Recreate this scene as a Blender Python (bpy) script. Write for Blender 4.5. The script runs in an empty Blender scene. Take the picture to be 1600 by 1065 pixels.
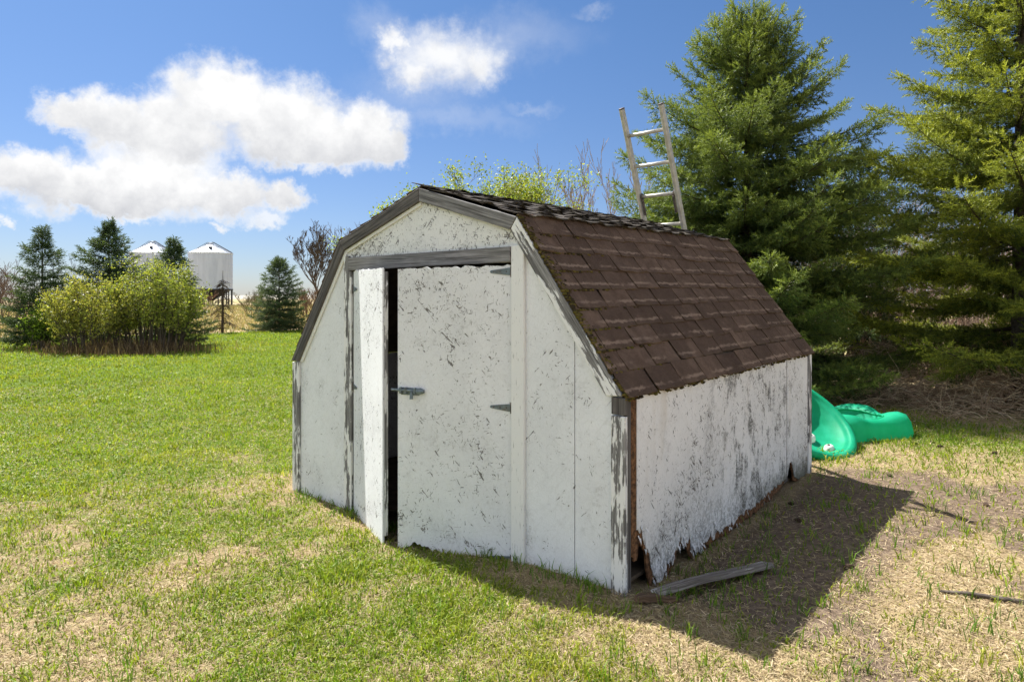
import bpy, bmesh, math, random
import numpy as np
from mathutils import Vector, Matrix

# ------------------------------------------------------------------ camera, sky, sun
scene = bpy.context.scene
COL = scene.collection
CAM_H = 1.4986
F_PX = 1026.36            # focal length in pixels of a 1600 px wide frame
HORIZON = 464.54
cam_data = bpy.data.cameras.new('camera')
cam_data.sensor_width = 36.0
cam_data.lens = F_PX / 1600 * 36.0
cam_data.shift_y = -(532.5 - HORIZON) / 1600
cam_data.clip_start = 0.05
cam_data.clip_end = 9000
cam = bpy.data.objects.new('camera', cam_data)
cam.location = (0, 0, CAM_H)
cam.rotation_euler = (math.radians(90), 0, 0)
COL.objects.link(cam)
scene.camera = cam

TO_SUN = Vector((-0.5088, 0.5357, 1.0)).normalized()
SUN_ELEV = math.asin(TO_SUN.z)
SUN_AZ = math.atan2(TO_SUN.x, TO_SUN.y)       # from +Y towards +X
SUN_STRENGTH = 4.5
SKY_STRENGTH = 0.06
EXPOSURE = 1.42

sun_data = bpy.data.lights.new('sun', 'SUN')
sun_data.energy = SUN_STRENGTH
sun_data.angle = math.radians(0.5)
sun_data.color = (1.0, 0.965, 0.91)
sun = bpy.data.objects.new('sun', sun_data)
sun.rotation_euler = (-TO_SUN).to_track_quat('-Z', 'Y').to_euler()
sun.location = (-20, 20, 40)
COL.objects.link(sun)

scene.view_settings.view_transform = 'Standard'
scene.view_settings.look = 'None'
scene.view_settings.exposure = EXPOSURE
scene.view_settings.gamma = 1.0
scene.view_settings.use_curve_mapping = False
scene.render.engine = 'CYCLES'
scene.cycles.max_bounces = 4
scene.cycles.transparent_max_bounces = 6
scene.cycles.use_denoising = True
scene.cycles.use_adaptive_sampling = True
scene.cycles.adaptive_threshold = 0.02


class NT:
    """small helper to write node trees"""
    def __init__(self, tree):
        self.t = tree
        self.n = tree.nodes
        self.l = tree.links

    def add(self, typ, **props):
        nd = self.n.new(typ)
        for k, v in props.items():
            setattr(nd, k, v)
        return nd

    def put(self, nd, key, val):
        s = nd.inputs[key]
        if hasattr(val, 'is_linked') or isinstance(val, bpy.types.NodeSocket):
            self.l.new(val, s)
        else:
            s.default_value = val

    def math(self, op, a, b=None, c=None, clamp=False):
        nd = self.add('ShaderNodeMath', operation=op, use_clamp=clamp)
        for i, v in enumerate((a, b, c)):
            if v is not None:
                self.put(nd, i, v)
        return nd.outputs[0]

    def vmath(self, op, a, b=None, c=None):
        nd = self.add('ShaderNodeVectorMath', operation=op)
        for i, v in enumerate((a, b, c)):
            if v is not None:
                self.put(nd, i, v)
        return nd.outputs['Value'] if op in ('LENGTH', 'DOT_PRODUCT', 'DISTANCE') else nd.outputs['Vector']

    def ramp(self, val, lo, hi, a=0.0, b=1.0, smooth=True):
        nd = self.add('ShaderNodeMapRange', interpolation_type='SMOOTHSTEP' if smooth else 'LINEAR')
        nd.clamp = True
        self.put(nd, 0, val); self.put(nd, 1, lo); self.put(nd, 2, hi); self.put(nd, 3, a); self.put(nd, 4, b)
        return nd.outputs[0]

    def mix(self, fac, a, b, mode='MIX'):
        nd = self.add('ShaderNodeMix', data_type='RGBA', blend_type=mode)
        self.put(nd, 0, fac)
        for i, v in ((6, a), (7, b)):
            if isinstance(v, (tuple, list)):
                v = tuple(v) + (1.0,) if len(v) == 3 else tuple(v)
            self.put(nd, i, v)
        return nd.outputs[2]

    def noise(self, vec, scale=5.0, detail=3.0, rough=0.55, dist=0.0, out='Fac'):
        nd = self.add('ShaderNodeTexNoise')
        if vec is not None:
            self.put(nd, 'Vector', vec)
        self.put(nd, 'Scale', scale); self.put(nd, 'Detail', detail); self.put(nd, 'Roughness', rough)
        self.put(nd, 'Distortion', dist)
        return nd.outputs[out]

    def mapping(self, vec, loc=(0, 0, 0), rot=(0, 0, 0), scale=(1, 1, 1)):
        nd = self.add('ShaderNodeMapping')
        self.put(nd, 0, vec); self.put(nd, 1, loc); self.put(nd, 2, rot); self.put(nd, 3, scale)
        return nd.outputs[0]


# ---- world: clear spring sky with cumulus clouds
world = bpy.data.worlds.new('World')
scene.world = world
world.use_nodes = True
world.cycles.sampling_method = 'MANUAL'
world.cycles.sample_map_resolution = 512
w = NT(world.node_tree)
w.n.clear()
sky = w.add('ShaderNodeTexSky', sky_type='NISHITA')
sky.sun_disc = False
sky.sun_elevation = SUN_ELEV
sky.sun_rotation = SUN_AZ
sky.altitude = 500
sky.air_density = 1.0
sky.dust_density = 0.6
sky.ozone_density = 2.5
tc = w.add('ShaderNodeTexCoord')
dirv = w.vmath('NORMALIZE', tc.outputs['Generated'])
sep = w.add('ShaderNodeSeparateXYZ'); w.put(sep, 0, dirv)
az = w.math('ARCTAN2', sep.outputs[0], sep.outputs[1])
el = w.math('ARCSINE', sep.outputs[2])
comb = w.add('ShaderNodeCombineXYZ'); w.put(comb, 0, az); w.put(comb, 1, el)
P0 = comb.outputs[0]
wn = w.noise(dirv, 9.0, 6.0, 0.6, out='Color')
wv = w.vmath('MULTIPLY_ADD', wn, (0.10, 0.075, 0.0), (-0.05, -0.0375, 0.0))
wn2 = w.noise(dirv, 42.0, 4.0, 0.66, out='Color')
wv2 = w.vmath('MULTIPLY_ADD', wn2, (0.050, 0.042, 0.0), (-0.025, -0.021, 0.0))
P1 = w.vmath('ADD', w.vmath('ADD', P0, wv), wv2)


def ang(px, py):
    x = (px - 800) / F_PX; z = (HORIZON - py) / F_PX
    return math.atan2(x, 1.0), math.atan2(z, math.hypot(x, 1.0))


def cloud(blobs, base_y, top_y, soft, grey=0.5, k=0.12, dens=1.0):
    acc = None
    for (px, py, rx, ry) in blobs:
        a, e = ang(px, py)
        a2, _ = ang(px + rx, py); a1, _ = ang(px - rx, py)
        _, e2 = ang(px, py - ry); _, e1 = ang(px, py + ry)
        ra = max((a2 - a1) / 2, 1e-3); re = max((e2 - e1) / 2, 1e-3)
        q = w.vmath('MULTIPLY_ADD', P1, (1 / ra, 1 / re, 0), (-a / ra, -e / re, 0))
        ln = w.vmath('LENGTH', q)
        acc = ln if acc is None else w.math('SMOOTH_MIN', acc, ln, k)
    m = w.ramp(acc, 1.0 + soft * 0.5, 1.0 - soft, 0.0, dens)
    mx = sum(b[0] for b in blobs) / len(blobs)
    eb = ang(mx, base_y)[1]; et = ang(mx, top_y)[1]
    s2 = w.add('ShaderNodeSeparateXYZ'); w.put(s2, 0, P1)
    sh = w.ramp(s2.outputs[1], eb, et, 1.0 - grey, 1.0)
    core = w.ramp(acc, 0.35, 1.0, 0.0, 1.0)
    sh = w.math('MAXIMUM', sh, core)
    return m, sh


bill = w.noise(dirv, 22.0, 5.0, 0.6)
SKY_GAIN = 1 / (SKY_STRENGTH * 2 ** EXPOSURE)
CL_HI = tuple(c * SKY_GAIN * 1.02 for c in (1.0, 1.0, 1.0))
CL_LO = tuple(c * SKY_GAIN * 0.63 for c in (0.97, 0.99, 1.05))
tint = w.mix(w.ramp(el, 0.0, 0.48), (0.49, 0.535, 0.67), (0.46, 0.61, 0.765))
skyc = w.mix(1.0, sky.outputs[0], tint, 'MULTIPLY')
cur = skyc
groups = [
    ([(690, 92, 88, 52), (640, 110, 40, 34), (745, 100, 42, 40), (620, 70, 30, 24)], 170, 60, 0.85, 0.25, 0.2, 0.95),
    ([(345, 150, 100, 66), (445, 190, 110, 72), (555, 215, 84, 58), (600, 235, 48, 36), (270, 205, 110, 66),
      (190, 190, 90, 52), (110, 175, 70, 40), (480, 240, 120, 36)], 285, 140, 0.42, 0.75, 0.10, 1.0),
    ([(120, 290, 130, 52), (240, 285, 140, 58), (350, 305, 90, 42), (440, 316, 46, 28), (40, 275, 80, 44),
      (-60, 280, 90, 46), (180, 320, 120, 26)], 345, 250, 0.42, 0.70, 0.10, 1.0),
    ([(410, 352, 38, 13), (335, 354, 20, 7), (4, 347, 16, 10)], 362, 345, 0.7, 0.15, 0.1, 0.75),
    ([(800, 60, 100, 36), (650, 150, 90, 40), (700, 190, 120, 20), (930, 14, 26, 10), (830, 165, 40, 10), (590, 40, 40, 30)], 200, 40, 1.3, 0.0, 0.3, 0.20),
]
for g in groups:
    m, sh = cloud(*g)
    shb = w.math('ADD', sh, w.ramp(bill, 0.3, 0.7, -0.26, 0.20), clamp=True)
    cc = w.mix(shb, CL_LO, CL_HI)
    cur = w.mix(m, cur, cc)
# unseen cumulus added over the rest of the dome, brighter for fill light
far = w.ramp(w.math('ABSOLUTE', az), 0.80, 1.15)
up = w.ramp(el, 0.55, 0.8)
wide = w.math('MAXIMUM', far, up)
fb = w.noise(w.mapping(dirv, scale=(1, 1, 1.7)), 2.6, 4.0, 0.58)
cm = w.math('MULTIPLY', w.ramp(fb, 0.475, 0.56), wide)
cm = w.math('MULTIPLY', cm, w.ramp(el, 0.02, 0.12))
cur = w.mix(cm, cur, w.mix(w.ramp(bill, 0.3, 0.7), tuple(c * 1.5 for c in CL_LO), tuple(c * 1.8 for c in CL_HI)))
bg = w.add('ShaderNodeBackground')
w.put(bg, 0, cur); w.put(bg, 1, SKY_STRENGTH)
wo = w.add('ShaderNodeOutputWorld')
w.l.new(bg.outputs[0], wo.inputs[0])

rng = np.random.default_rng(7)
random.seed(11)

# ------------------------------------------------------------------ places
R0 = np.array([.5684, 3.283]); TH = .7095           # shed: front right corner and turn
EX = np.array([math.cos(TH), -math.sin(TH)]); EY = np.array([math.sin(TH), math.cos(TH)])
SW, SD = 3.05, 2.965


def to_local(X, Y):
    dx = X - R0[0]; dy = Y - R0[1]
    return dx * EX[0] + dy * EX[1], dx * EY[0] + dy * EY[1]


def at(px, Y):
    return (px - 800) / F_PX * Y


def zat(py, Y):
    return CAM_H + (HORIZON - py) / F_PX * Y


# ---- numpy value noise
_tab = np.random.default_rng(3).random((256, 256))


def vnoise(x, y):
    xi = np.floor(x).astype(int); yi = np.floor(y).astype(int)
    fx = x - xi; fy = y - yi
    fx = fx * fx * (3 - 2 * fx); fy = fy * fy * (3 - 2 * fy)
    a = _tab[xi % 256, yi % 256]; b = _tab[(xi + 1) % 256, yi % 256]
    c = _tab[xi % 256, (yi + 1) % 256]; d = _tab[(xi + 1) % 256, (yi + 1) % 256]
    return (a * (1 - fx) + b * fx) * (1 - fy) + (c * (1 - fx) + d * fx) * fy


def fbm(x, y, o=4):
    s = 0; a = .5; t = 0
    for i in range(o):
        s = s + a * vnoise(x * 2 ** i + 17.3 * i, y * 2 ** i + 9.1 * i); t += a; a *= .5
    return s / t


def sst(x, a, b):
    t = np.clip((x - a) / (b - a), 0, 1)
    return t * t * (3 - 2 * t)


def ground_z(X, Y):
    X = np.asarray(X, float); Y = np.asarray(Y, float)
    xl, yl = to_local(X, Y)
    d = np.hypot(X, Y)
    z = 0.045 * np.tanh((0.30 * xl + 0.22 * yl) / 1.0)
    z = z + 0.02 * np.exp(-((xl + .2) ** 2 + yl ** 2) / 1.5)
    z = z - 0.03 * np.exp(-((xl + 1.6) ** 2 / .8 + (yl + .2) ** 2 / .3))
    z = z - .055 * np.exp(-((xl - .06) / .28) ** 2) * sst(yl, -.05, .3) * (1 - sst(yl, 2.1, 2.9))
    z = z + (fbm(X * 1.3, Y * 1.3, 3) - .5) * 0.05 * sst(d, 2, 6)
    z = z + 0.9 * sst(Y, 45, 130) + 9.0 * sst(Y, 350, 2600) + 3.0 * sst(Y, 600, 2500) * (fbm(X / 900, Y / 900, 2) - .5)
    return z


def lawn_edge(X, Y):
    """>0 inside the mown lawn (m)"""
    # boundary runs from (-16,19.2) to (-10.8,30.2), and on to the right
    e1 = (30.4 + (X + 10.8) * 1.05) - Y
    e1 = e1 + (fbm(X * .5, Y * .5, 2) - .5) * 1.6
    return np.minimum(e1, 33 - Y)


def zones(X, Y):
    """greenness 0..1, bare soil 0..1, lawn 0..1"""
    xl, yl = to_local(X, Y)
    inl = sst(lawn_edge(X, Y), -.5, .5)
    n1 = fbm(X * .9 + 3, Y * .9, 4); n2 = fbm(X * 2.7, Y * 2.7 + 8, 4); n3 = fbm(X * .35 + 9, Y * .35 + 2, 3)
    d = np.hypot(X, Y)
    g = 0.46 + 0.46 * sst(d, 3.4, 8.0)
    right = sst(xl + .5 * np.minimum(yl, 0) + 0.5 * (n1 - .5), -.95, .65)
    g = g * (1 - .78 * right)
    g = g - .10 * sst(-yl, .2, 2.0) * sst(xl, -4.5, -1.5)
    g = g + .33 * sst(xl, -.5, .6) * sst(yl, 3.8, 5.2) * (1 - sst(yl, 6.0, 7.0))
    amp = 1 - .62 * sst(d, 4.5, 9.0)
    n4 = fbm(X * 9 + 1, Y * 9 + 4, 3)
    g = g + 1.05 * amp * (n1 - .5) + 1.1 * amp * (n2 - .5) * (1 - .4 * right) + .40 * (n3 - .5) + 1.1 * amp * (n4 - .5)
    near_wall = np.exp(-(np.maximum(np.abs(xl + 1.5) - 1.5, 0) ** 2 + np.maximum(np.maximum(-yl, yl - SD), 0) ** 2) / .08)
    g = g - (.25 + .30 * sst(xl, -2.0, -1.2)) * near_wall
    bare = sst(xl, -.1, .25) * (1 - sst(xl, .6, 1.35)) * sst(yl, -.15, .4) * (1 - sst(yl, 3.0, 3.8))
    bare = bare * .95 + .85 * sst(n1 + .5 * (n2 - .5), .47, .60) * sst(xl, .3, 1.0) * (1 - sst(yl, 3.0, 4.6))
    bare = np.clip(bare, 0, 1)
    g = g * (1 - .3 * sst(bare, .3, .8))
    # dead litter under the spruces
    lit = sst(yl, 6.2, 7.4) * sst(X, 1.0, 2.6)
    g = g * (1 - lit)
    g = np.clip(g, 0, 1) * (1 - .75 * bare)
    return g * inl, bare, inl * (1 - lit), lit


# ------------------------------------------------------------------ object helpers
def tag(o, label=None, cat=None, group=None, kind=None):
    if label: o['label'] = label
    if cat: o['category'] = cat
    if group: o['group'] = group
    if kind: o['kind'] = kind
    return o


def empty(name, loc, rz=0.0):
    o = bpy.data.objects.new(name, None)
    o.empty_display_size = 0.2
    o.location = loc; o.rotation_euler = (0, 0, rz)
    COL.objects.link(o)
    return o


def link(name, me, mat, parent=None, smooth=False):
    o = bpy.data.objects.new(name, me)
    if mat is not None and not me.materials:
        me.materials.append(mat)
    COL.objects.link(o)
    if parent is not None:
        o.parent = parent
    if smooth:
        me.shade_smooth()
    return o


def np_mesh(name, V, Fc, cols=None):
    """V (n,3); Fc (m,3) or (m,4) or a list of both; cols (n,3) vertex colours"""
    me = bpy.data.meshes.new(name)
    if not isinstance(Fc, list): Fc = [Fc]
    Fc = [f for f in Fc if len(f)]
    nl = sum(f.size for f in Fc); nf = sum(len(f) for f in Fc)
    me.vertices.add(len(V)); me.vertices.foreach_set('co', np.ascontiguousarray(V, dtype=np.float32).ravel())
    me.loops.add(nl); me.loops.foreach_set('vertex_index', np.concatenate([f.ravel() for f in Fc]).astype(np.int32))
    me.polygons.add(nf)
    tot = np.concatenate([np.full(len(f), f.shape[1]) for f in Fc])
    st = np.concatenate([[0], np.cumsum(tot)[:-1]])
    me.polygons.foreach_set('loop_start', st.astype(np.int32))
    if cols is not None:
        at_ = me.color_attributes.new('Col', 'FLOAT_COLOR', 'POINT')
        c4 = np.ones((len(V), 4), np.float32); c4[:, :3] = cols
        at_.data.foreach_set('color', c4.ravel())
    me.update(calc_edges=True)
    me.validate()
    me.shade_flat()
    return me


class MB:
    """collects solids into one bmesh; uv = (along the grain, across)"""
    def __init__(self):
        self.bm = bmesh.new()
        self.uv = self.bm.loops.layers.uv.new('UVMap')

    def _uv(self, faces, d, off):
        d = Vector(d).normalized()
        a = Vector((0, 0, 1)) if abs(d.z) < .9 else Vector((1, 0, 0))
        p = d.cross(a).normalized(); q = d.cross(p)
        for f in faces:
            for l in f.loops:
                c = l.vert.co
                l[self.uv].uv = (c.dot(d) + off, c.dot(p) + c.dot(q) + off * .37)

    def slab(self, poly, axis, lo, hi, grain=(0, 0, 1), bevel=0.0, off=None):
        """poly of 2D points extruded along axis ('x','y','z') from lo to hi"""
        def p3(a, b, t):
            return {'y': (a, t, b), 'x': (t, a, b), 'z': (a, b, t)}[axis]
        n = len(poly)
        v0 = [self.bm.verts.new(p3(a, b, lo)) for a, b in poly]
        v1 = [self.bm.verts.new(p3(a, b, hi)) for a, b in poly]
        fs = [self.bm.faces.new(v0), self.bm.faces.new(list(reversed(v1)))]
        for i in range(n):
            j = (i + 1) % n
            fs.append(self.bm.faces.new((v0[j], v0[i], v1[i], v1[j])))
        bmesh.ops.recalc_face_normals(self.bm, faces=fs)
        if bevel > 0:
            es = list({e for f in fs for e in f.edges})
            r = bmesh.ops.bevel(self.bm, geom=es, offset=bevel, segments=1, affect='EDGES')
            fs = list({f for v in r['verts'] for f in v.link_faces} | {f for f in fs if f.is_valid})
        self._uv(fs, grain, random.random() * 9 if off is None else off)
        return self

    def box(self, c, s, rot=None, bevel=0.0, grain=None):
        M = Matrix.Translation(Vector(c)) @ (rot.to_4x4() if rot else Matrix.Identity(4)) @ Matrix.Diagonal((s[0], s[1], s[2], 1))
        r = bmesh.ops.create_cube(self.bm, size=1.0, matrix=M)
        fs = list({f for v in r['verts'] for f in v.link_faces})
        if bevel > 0:
            es = list({e for f in fs for e in f.edges})
            r = bmesh.ops.bevel(self.bm, geom=es, offset=bevel, segments=1, affect='EDGES')
            fs = list({f for v in r['verts'] for f in v.link_faces} | {f for f in fs if f.is_valid})
        g = grain or [(1, 0, 0), (0, 1, 0), (0, 0, 1)][int(np.argmax(s))]
        self._uv(fs, g, random.random() * 9)
        return self

    def tube(self, pts, rads, n=8, cap=True):
        pts = [Vector(p) for p in pts]
        rings = []
        fs = []
        for i, p in enumerate(pts):
            d = (pts[min(i + 1, len(pts) - 1)] - pts[max(i - 1, 0)]).normalized()
            a = Vector((0, 0, 1)) if abs(d.z) < .95 else Vector((1, 0, 0))
            x = d.cross(a).normalized(); y = d.cross(x)
            r = rads[i] if hasattr(rads, '__len__') else rads
            rings.append([self.bm.verts.new(p + r * (math.cos(t) * x + math.sin(t) * y)) for t in [k * 2 * math.pi / n for k in range(n)]])
        for a, b in zip(rings, rings[1:]):
            for k in range(n):
                fs.append(self.bm.faces.new((a[k], a[(k + 1) % n], b[(k + 1) % n], b[k])))
        if cap:
            fs.append(self.bm.faces.new(rings[0])); fs.append(self.bm.faces.new(list(reversed(rings[-1]))))
        bmesh.ops.recalc_face_normals(self.bm, faces=fs)
        self._uv(fs, pts[-1] - pts[0], random.random() * 9)
        return self

    def build(self, name, mat, parent=None, smooth=False):
        me = bpy.data.meshes.new(name)
        self.bm.to_mesh(me); self.bm.free()
        return link(name, me, mat, parent, smooth)


def columns_mesh(name, S, ZB, ZT, place, thick):
    """vertical strip of thin columns with a ragged lower edge; place(s, t, z) -> point, t=0 outer face, t=1 inner"""
    n = len(S)
    V = []
    for t in (0, 1):
        for z in (ZB, ZT):
            V.append(np.array([place(S[i], t * thick, z[i]) for i in range(n)]))
    V = np.concatenate(V)
    i = np.arange(n - 1)
    def q(a, b, c, d): return np.stack([a, b, c, d], 1)
    F = [q(i, i + 1, n + i + 1, n + i), q(2 * n + i + 1, 2 * n + i, 3 * n + i, 3 * n + i + 1),
         q(i + 1, i, 2 * n + i, 2 * n + i + 1), q(n + i, n + i + 1, 3 * n + i + 1, 3 * n + i),
         np.array([[0, n, 3 * n, 2 * n], [n - 1, 3 * n - 1, 4 * n - 1, 2 * n - 1]])]
    me = np_mesh(name, V, np.concatenate(F))
    bm = bmesh.new(); bm.from_mesh(me); bmesh.ops.recalc_face_normals(bm, faces=bm.faces[:]); bm.to_mesh(me); bm.free()
    return me


# ------------------------------------------------------------------ materials
def new_mat(name):
    m = bpy.data.materials.new(name); m.use_nodes = True
    t = NT(m.node_tree); t.n.clear()
    out = t.add('ShaderNodeOutputMaterial')
    b = t.add('ShaderNodeBsdfPrincipled')
    t.l.new(b.outputs[0], out.inputs[0])
    t.put(b, 'Specular IOR Level', 0.25)
    return m, t, b, out


def bump(t, b, height, strength=0.4, dist=0.01):
    nd = t.add('ShaderNodeBump'); t.put(nd, 'Strength', strength); t.put(nd, 'Distance', dist); t.put(nd, 'Height', height)
    t.l.new(nd.outputs[0], b.inputs['Normal'])


def mat_osb(name, plane='xz', mildew=False, spots=0.62, base=(.74, .735, .71)):
    """white painted strand board, flaking in strand-shaped chips"""
    m, t, b, out = new_mat(name)
    oc = t.add('ShaderNodeTexCoord').outputs['Object']
    def turn(a): return (0, a, 0) if plane == 'xz' else (a, 0, 0)
    def sc(a, c): return (a, a, c) if plane == 'xz' else (a, a, c)
    big = t.noise(oc, 1.7, 4, .6)
    mid = t.noise(oc, 6.0, 4, .6)
    marks = None; relief = None
    smudge = t.noise(oc, 4.2, 6, .72)
    clump = t.noise(oc, 11, 4, .65)
    for i, a in enumerate((0.45, -0.75, 1.35, -0.1)):
        v = t.mapping(t.mapping(oc, rot=turn(a)), loc=(3.1 * i, 1.7 * i, 2.3 * i), scale=sc((120, 30)[0] if i != 1 else 62, 30 if i != 1 else 15))
        n = t.noise(v, 1.0, 2.0, .5, .6)
        th = t.math('SUBTRACT', spots + .11, t.math('MULTIPLY', mid, 0.20))
        th = t.math('ADD', th, t.math('MULTIPLY', t.math('SUBTRACT', .5, big), .34))
        th = t.math('ADD', th, t.math('MULTIPLY', t.math('SUBTRACT', .52, clump), .42))
        k = t.ramp(t.math('SUBTRACT', n, th), 0.0, 0.05)
        marks = k if marks is None else t.math('MAXIMUM', marks, k)
        relief = n if relief is None else t.math('MAXIMUM', relief, n)
    col = t.mix(t.ramp(big, .3, .7), base, tuple(c * .88 for c in base))
    col = t.mix(t.ramp(relief, .5, .72, 0, .22), col, (.50, .50, .49))
    sm = t.math('MULTIPLY', t.ramp(smudge, .50, .72, 0, .55), t.ramp(t.noise(oc, 48, 4, .7), .38, .62))
    col = t.mix(sm, col, (.30, .295, .28))
    fine = t.noise(oc, 140, 2, .6)
    col = t.mix(t.ramp(fine, .64, .76, 0, .22), col, (.36, .35, .33))
    if mildew:
        sx = t.add('ShaderNodeSeparateXYZ'); t.put(sx, 0, oc)
        reg = t.math('MULTIPLY', t.ramp(sx.outputs[1], .55, 1.6), t.ramp(sx.outputs[1], 2.75, 2.3))
        streak = t.noise(t.mapping(oc, scale=(3, 7, 1.6)), 1.0, 5, .62)
        blot = t.noise(t.mapping(oc, scale=(1, 1, .7)), 6.5, 7, .74)
        mk = t.math('ADD', t.math('MULTIPLY', streak, .40), t.math('MULTIPLY', blot, .70))
        mk = t.math('MULTIPLY', t.ramp(mk, .556, .635, 0, .90), reg)
        grain = t.noise(oc, 70, 3, .7)
        mk = t.math('MULTIPLY', mk, t.ramp(grain, .36, .58, .25, 1))
        col = t.mix(mk, col, (.045, .043, .037))
        low = t.noise(t.mapping(oc, scale=(5, 16, 7)), 1.0, 5, .65)
        lowm = t.math('MULTIPLY', t.ramp(t.math('ADD', sx.outputs[2], t.math('MULTIPLY', t.math('SUBTRACT', low, .5), .7)), .42, -.02, 0, .7), t.ramp(t.noise(oc, 55, 3, .7), .40, .60))
        col = t.mix(lowm, col, (.17, .165, .14))
        wet = t.math('MULTIPLY', t.ramp(sx.outputs[1], 1.2, 2.6), t.ramp(t.math('ADD', sx.outputs[2], t.math('MULTIPLY', t.math('SUBTRACT', low, .5), .3)), .24, .04, 0, .85))
        col = t.mix(wet, col, (.07, .075, .04))
        rust = t.math('MULTIPLY', t.ramp(t.noise(t.mapping(oc, scale=(2, 4, .8)), 1.0, 3), .60, .76, 0, .28), t.ramp(sx.outputs[2], .3, .8))
        col = t.mix(rust, col, (.42, .34, .22))
    col = t.mix(t.math('MULTIPLY', marks, .88), col, t.mix(mid, (.05, .048, .045), (.16, .14, .12)))
    t.put(b, 'Base Color', col); t.put(b, 'Roughness', .75)
    h = t.math('SUBTRACT', t.math('MULTIPLY', relief, .5), t.math('MULTIPLY', marks, .6))
    bump(t, b, h, .55, .004)
    return m


def mat_wood(name, paint=0.0, wood=(.30, .29, .285), dark=(.07, .066, .062), white=(.79, .785, .765)):
    """grey weathered board along its grain, with paint left on part of it"""
    m, t, b, out = new_mat(name)
    uv = t.add('ShaderNodeUVMap').outputs[0]
    g1 = t.noise(t.mapping(uv, scale=(2.2, 70, 1)), 1.0, 5, .6, .4)
    g2 = t.noise(t.mapping(uv, scale=(6, 260, 1)), 1.0, 3, .6)
    blot = t.noise(uv, 9, 4, .6)
    col = t.mix(t.ramp(g1, .32, .66), dark, wood)
    col = t.mix(t.ramp(g2, .5, .75, 0, .6), col, tuple(min(1, c * 1.55) for c in wood))
    col = t.mix(t.ramp(blot, .35, .7, .35, 0), col, tuple(c * .4 for c in wood))
    h = t.math('ADD', t.math('MULTIPLY', g1, .7), t.math('MULTIPLY', g2, .3))
    if paint > 0:
        pn = t.math('ADD', t.math('MULTIPLY', t.noise(t.mapping(uv, scale=(3.5, 16, 1)), 1.0, 5, .65), .75), t.math('MULTIPLY', g1, .25))
        th = .70 - .42 * paint
        pm = t.ramp(pn, th, th + .035)
        crk = t.ramp(t.noise(t.mapping(uv, scale=(14, 150, 1)), 1.0, 3, .6), .62, .70, 0, .8)
        pc = t.mix(crk, white, (.2, .19, .18))
        col = t.mix(pm, col, pc)
        h = t.math('ADD', h, t.math('MULTIPLY', pm, .5))
    t.put(b, 'Base Color', col); t.put(b, 'Roughness', .85)
    bump(t, b, h, .6, .004)
    return m


def mat_plain(name, col, rough=.6, metal=0.0, var=.25, scale=18, dirt=None):
    m, t, b, out = new_mat(name)
    oc = t.add('ShaderNodeTexCoord').outputs['Object']
    n = t.noise(oc, scale, 4, .6)
    c = t.mix(t.ramp(n, .3, .7), tuple(x * (1 - var) for x in col), tuple(min(1, x * (1 + var)) for x in col))
    if dirt:
        c = t.mix(t.ramp(t.noise(oc, scale * .35, 5, .65), .5, .68, 0, .7), c, dirt)
    t.put(b, 'Base Color', c); t.put(b, 'Roughness', rough); t.put(b, 'Metallic', metal)
    bump(t, b, n, .2, .004)
    return m


def mat_leaf(name, trans=.35, rough=.6, spec=.2):
    """colour comes from the leaf's own vertex colour; some light passes through"""
    m, t, b, out = new_mat(name)
    a = t.add('ShaderNodeAttribute'); a.attribute_name = 'Col'
    col = a.outputs['Color']
    t.put(b, 'Base Color', col); t.put(b, 'Roughness', rough); t.put(b, 'Specular IOR Level', spec)
    if trans > 0:
        tr = t.add('ShaderNodeBsdfTranslucent')
        t.put(tr, 0, t.mix(1.0, col, (1.15, 1.15, .6), 'MULTIPLY'))
        mx = t.add('ShaderNodeMixShader'); t.put(mx, 0, trans)
        t.l.new(b.outputs[0], mx.inputs[1]); t.l.new(tr.outputs[0], mx.inputs[2])
        t.l.new(mx.outputs[0], out.inputs[0])
    return m


def mat_shingle(name, c0, c1, band, moss=.5):
    m, t, b, out = new_mat(name)
    oc = t.add('ShaderNodeTexCoord').outputs['Object']
    inf = t.add('ShaderNodeObjectInfo')
    rv = t.vmath('SCALE', inf.outputs['Location']); rv.node.inputs['Scale'].default_value = 5.0
    p = t.vmath('ADD', oc, rv)
    n = t.noise(p, 14, 5, .65); gr = t.noise(p, 420, 2, .6)
    col = t.mix(t.ramp(n, .3, .7), c0, c1)
    col = t.mix(t.ramp(inf.outputs['Random'], 0, 1, 0, .7), col, tuple(x * .6 for x in c0))
    # band of lost granules across each tab
    sx = t.add('ShaderNodeSeparateXYZ'); t.put(sx, 0, oc)
    wob = t.math('ADD', sx.outputs[1], t.math('MULTIPLY', t.math('SUBTRACT', t.noise(p, 26, 5, .7), .5), .055))
    bm_ = t.math('MULTIPLY', t.ramp(wob, .026, .033), t.ramp(wob, .052, .040))
    bm_ = t.math('MULTIPLY', bm_, t.ramp(t.noise(p, 5, 3), .38, .58, .0, .75))
    col = t.mix(bm_, col, band)
    low = t.math('MULTIPLY', t.ramp(wob, .02, -.004), t.ramp(t.noise(p, 60, 3, .6), .42, .62, 0, moss))
    col = t.mix(low, col, (.085, .065, .02))
    wp = t.vmath('ADD', inf.outputs['Location'], oc)
    st = t.noise(t.mapping(wp, scale=(1.2, 1.2, .7)), 2.4, 5, .65)
    col = t.mix(t.ramp(st, .50, .70, 0, .38), col, tuple(x * .38 for x in c0))
    col = t.mix(t.ramp(st, .46, .30, 0, .35), col, tuple(min(1, x * 1.7) for x in c1))
    col = t.mix(t.ramp(gr, .52, .72, 0, .5), col, tuple(min(1, x * 1.9) for x in c1))
    t.put(b, 'Base Color', col); t.put(b, 'Roughness', .9); t.put(b, 'Specular IOR Level', .12)
    bump(t, b, t.math('ADD', gr, n), .5, .002)
    return m


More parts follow.
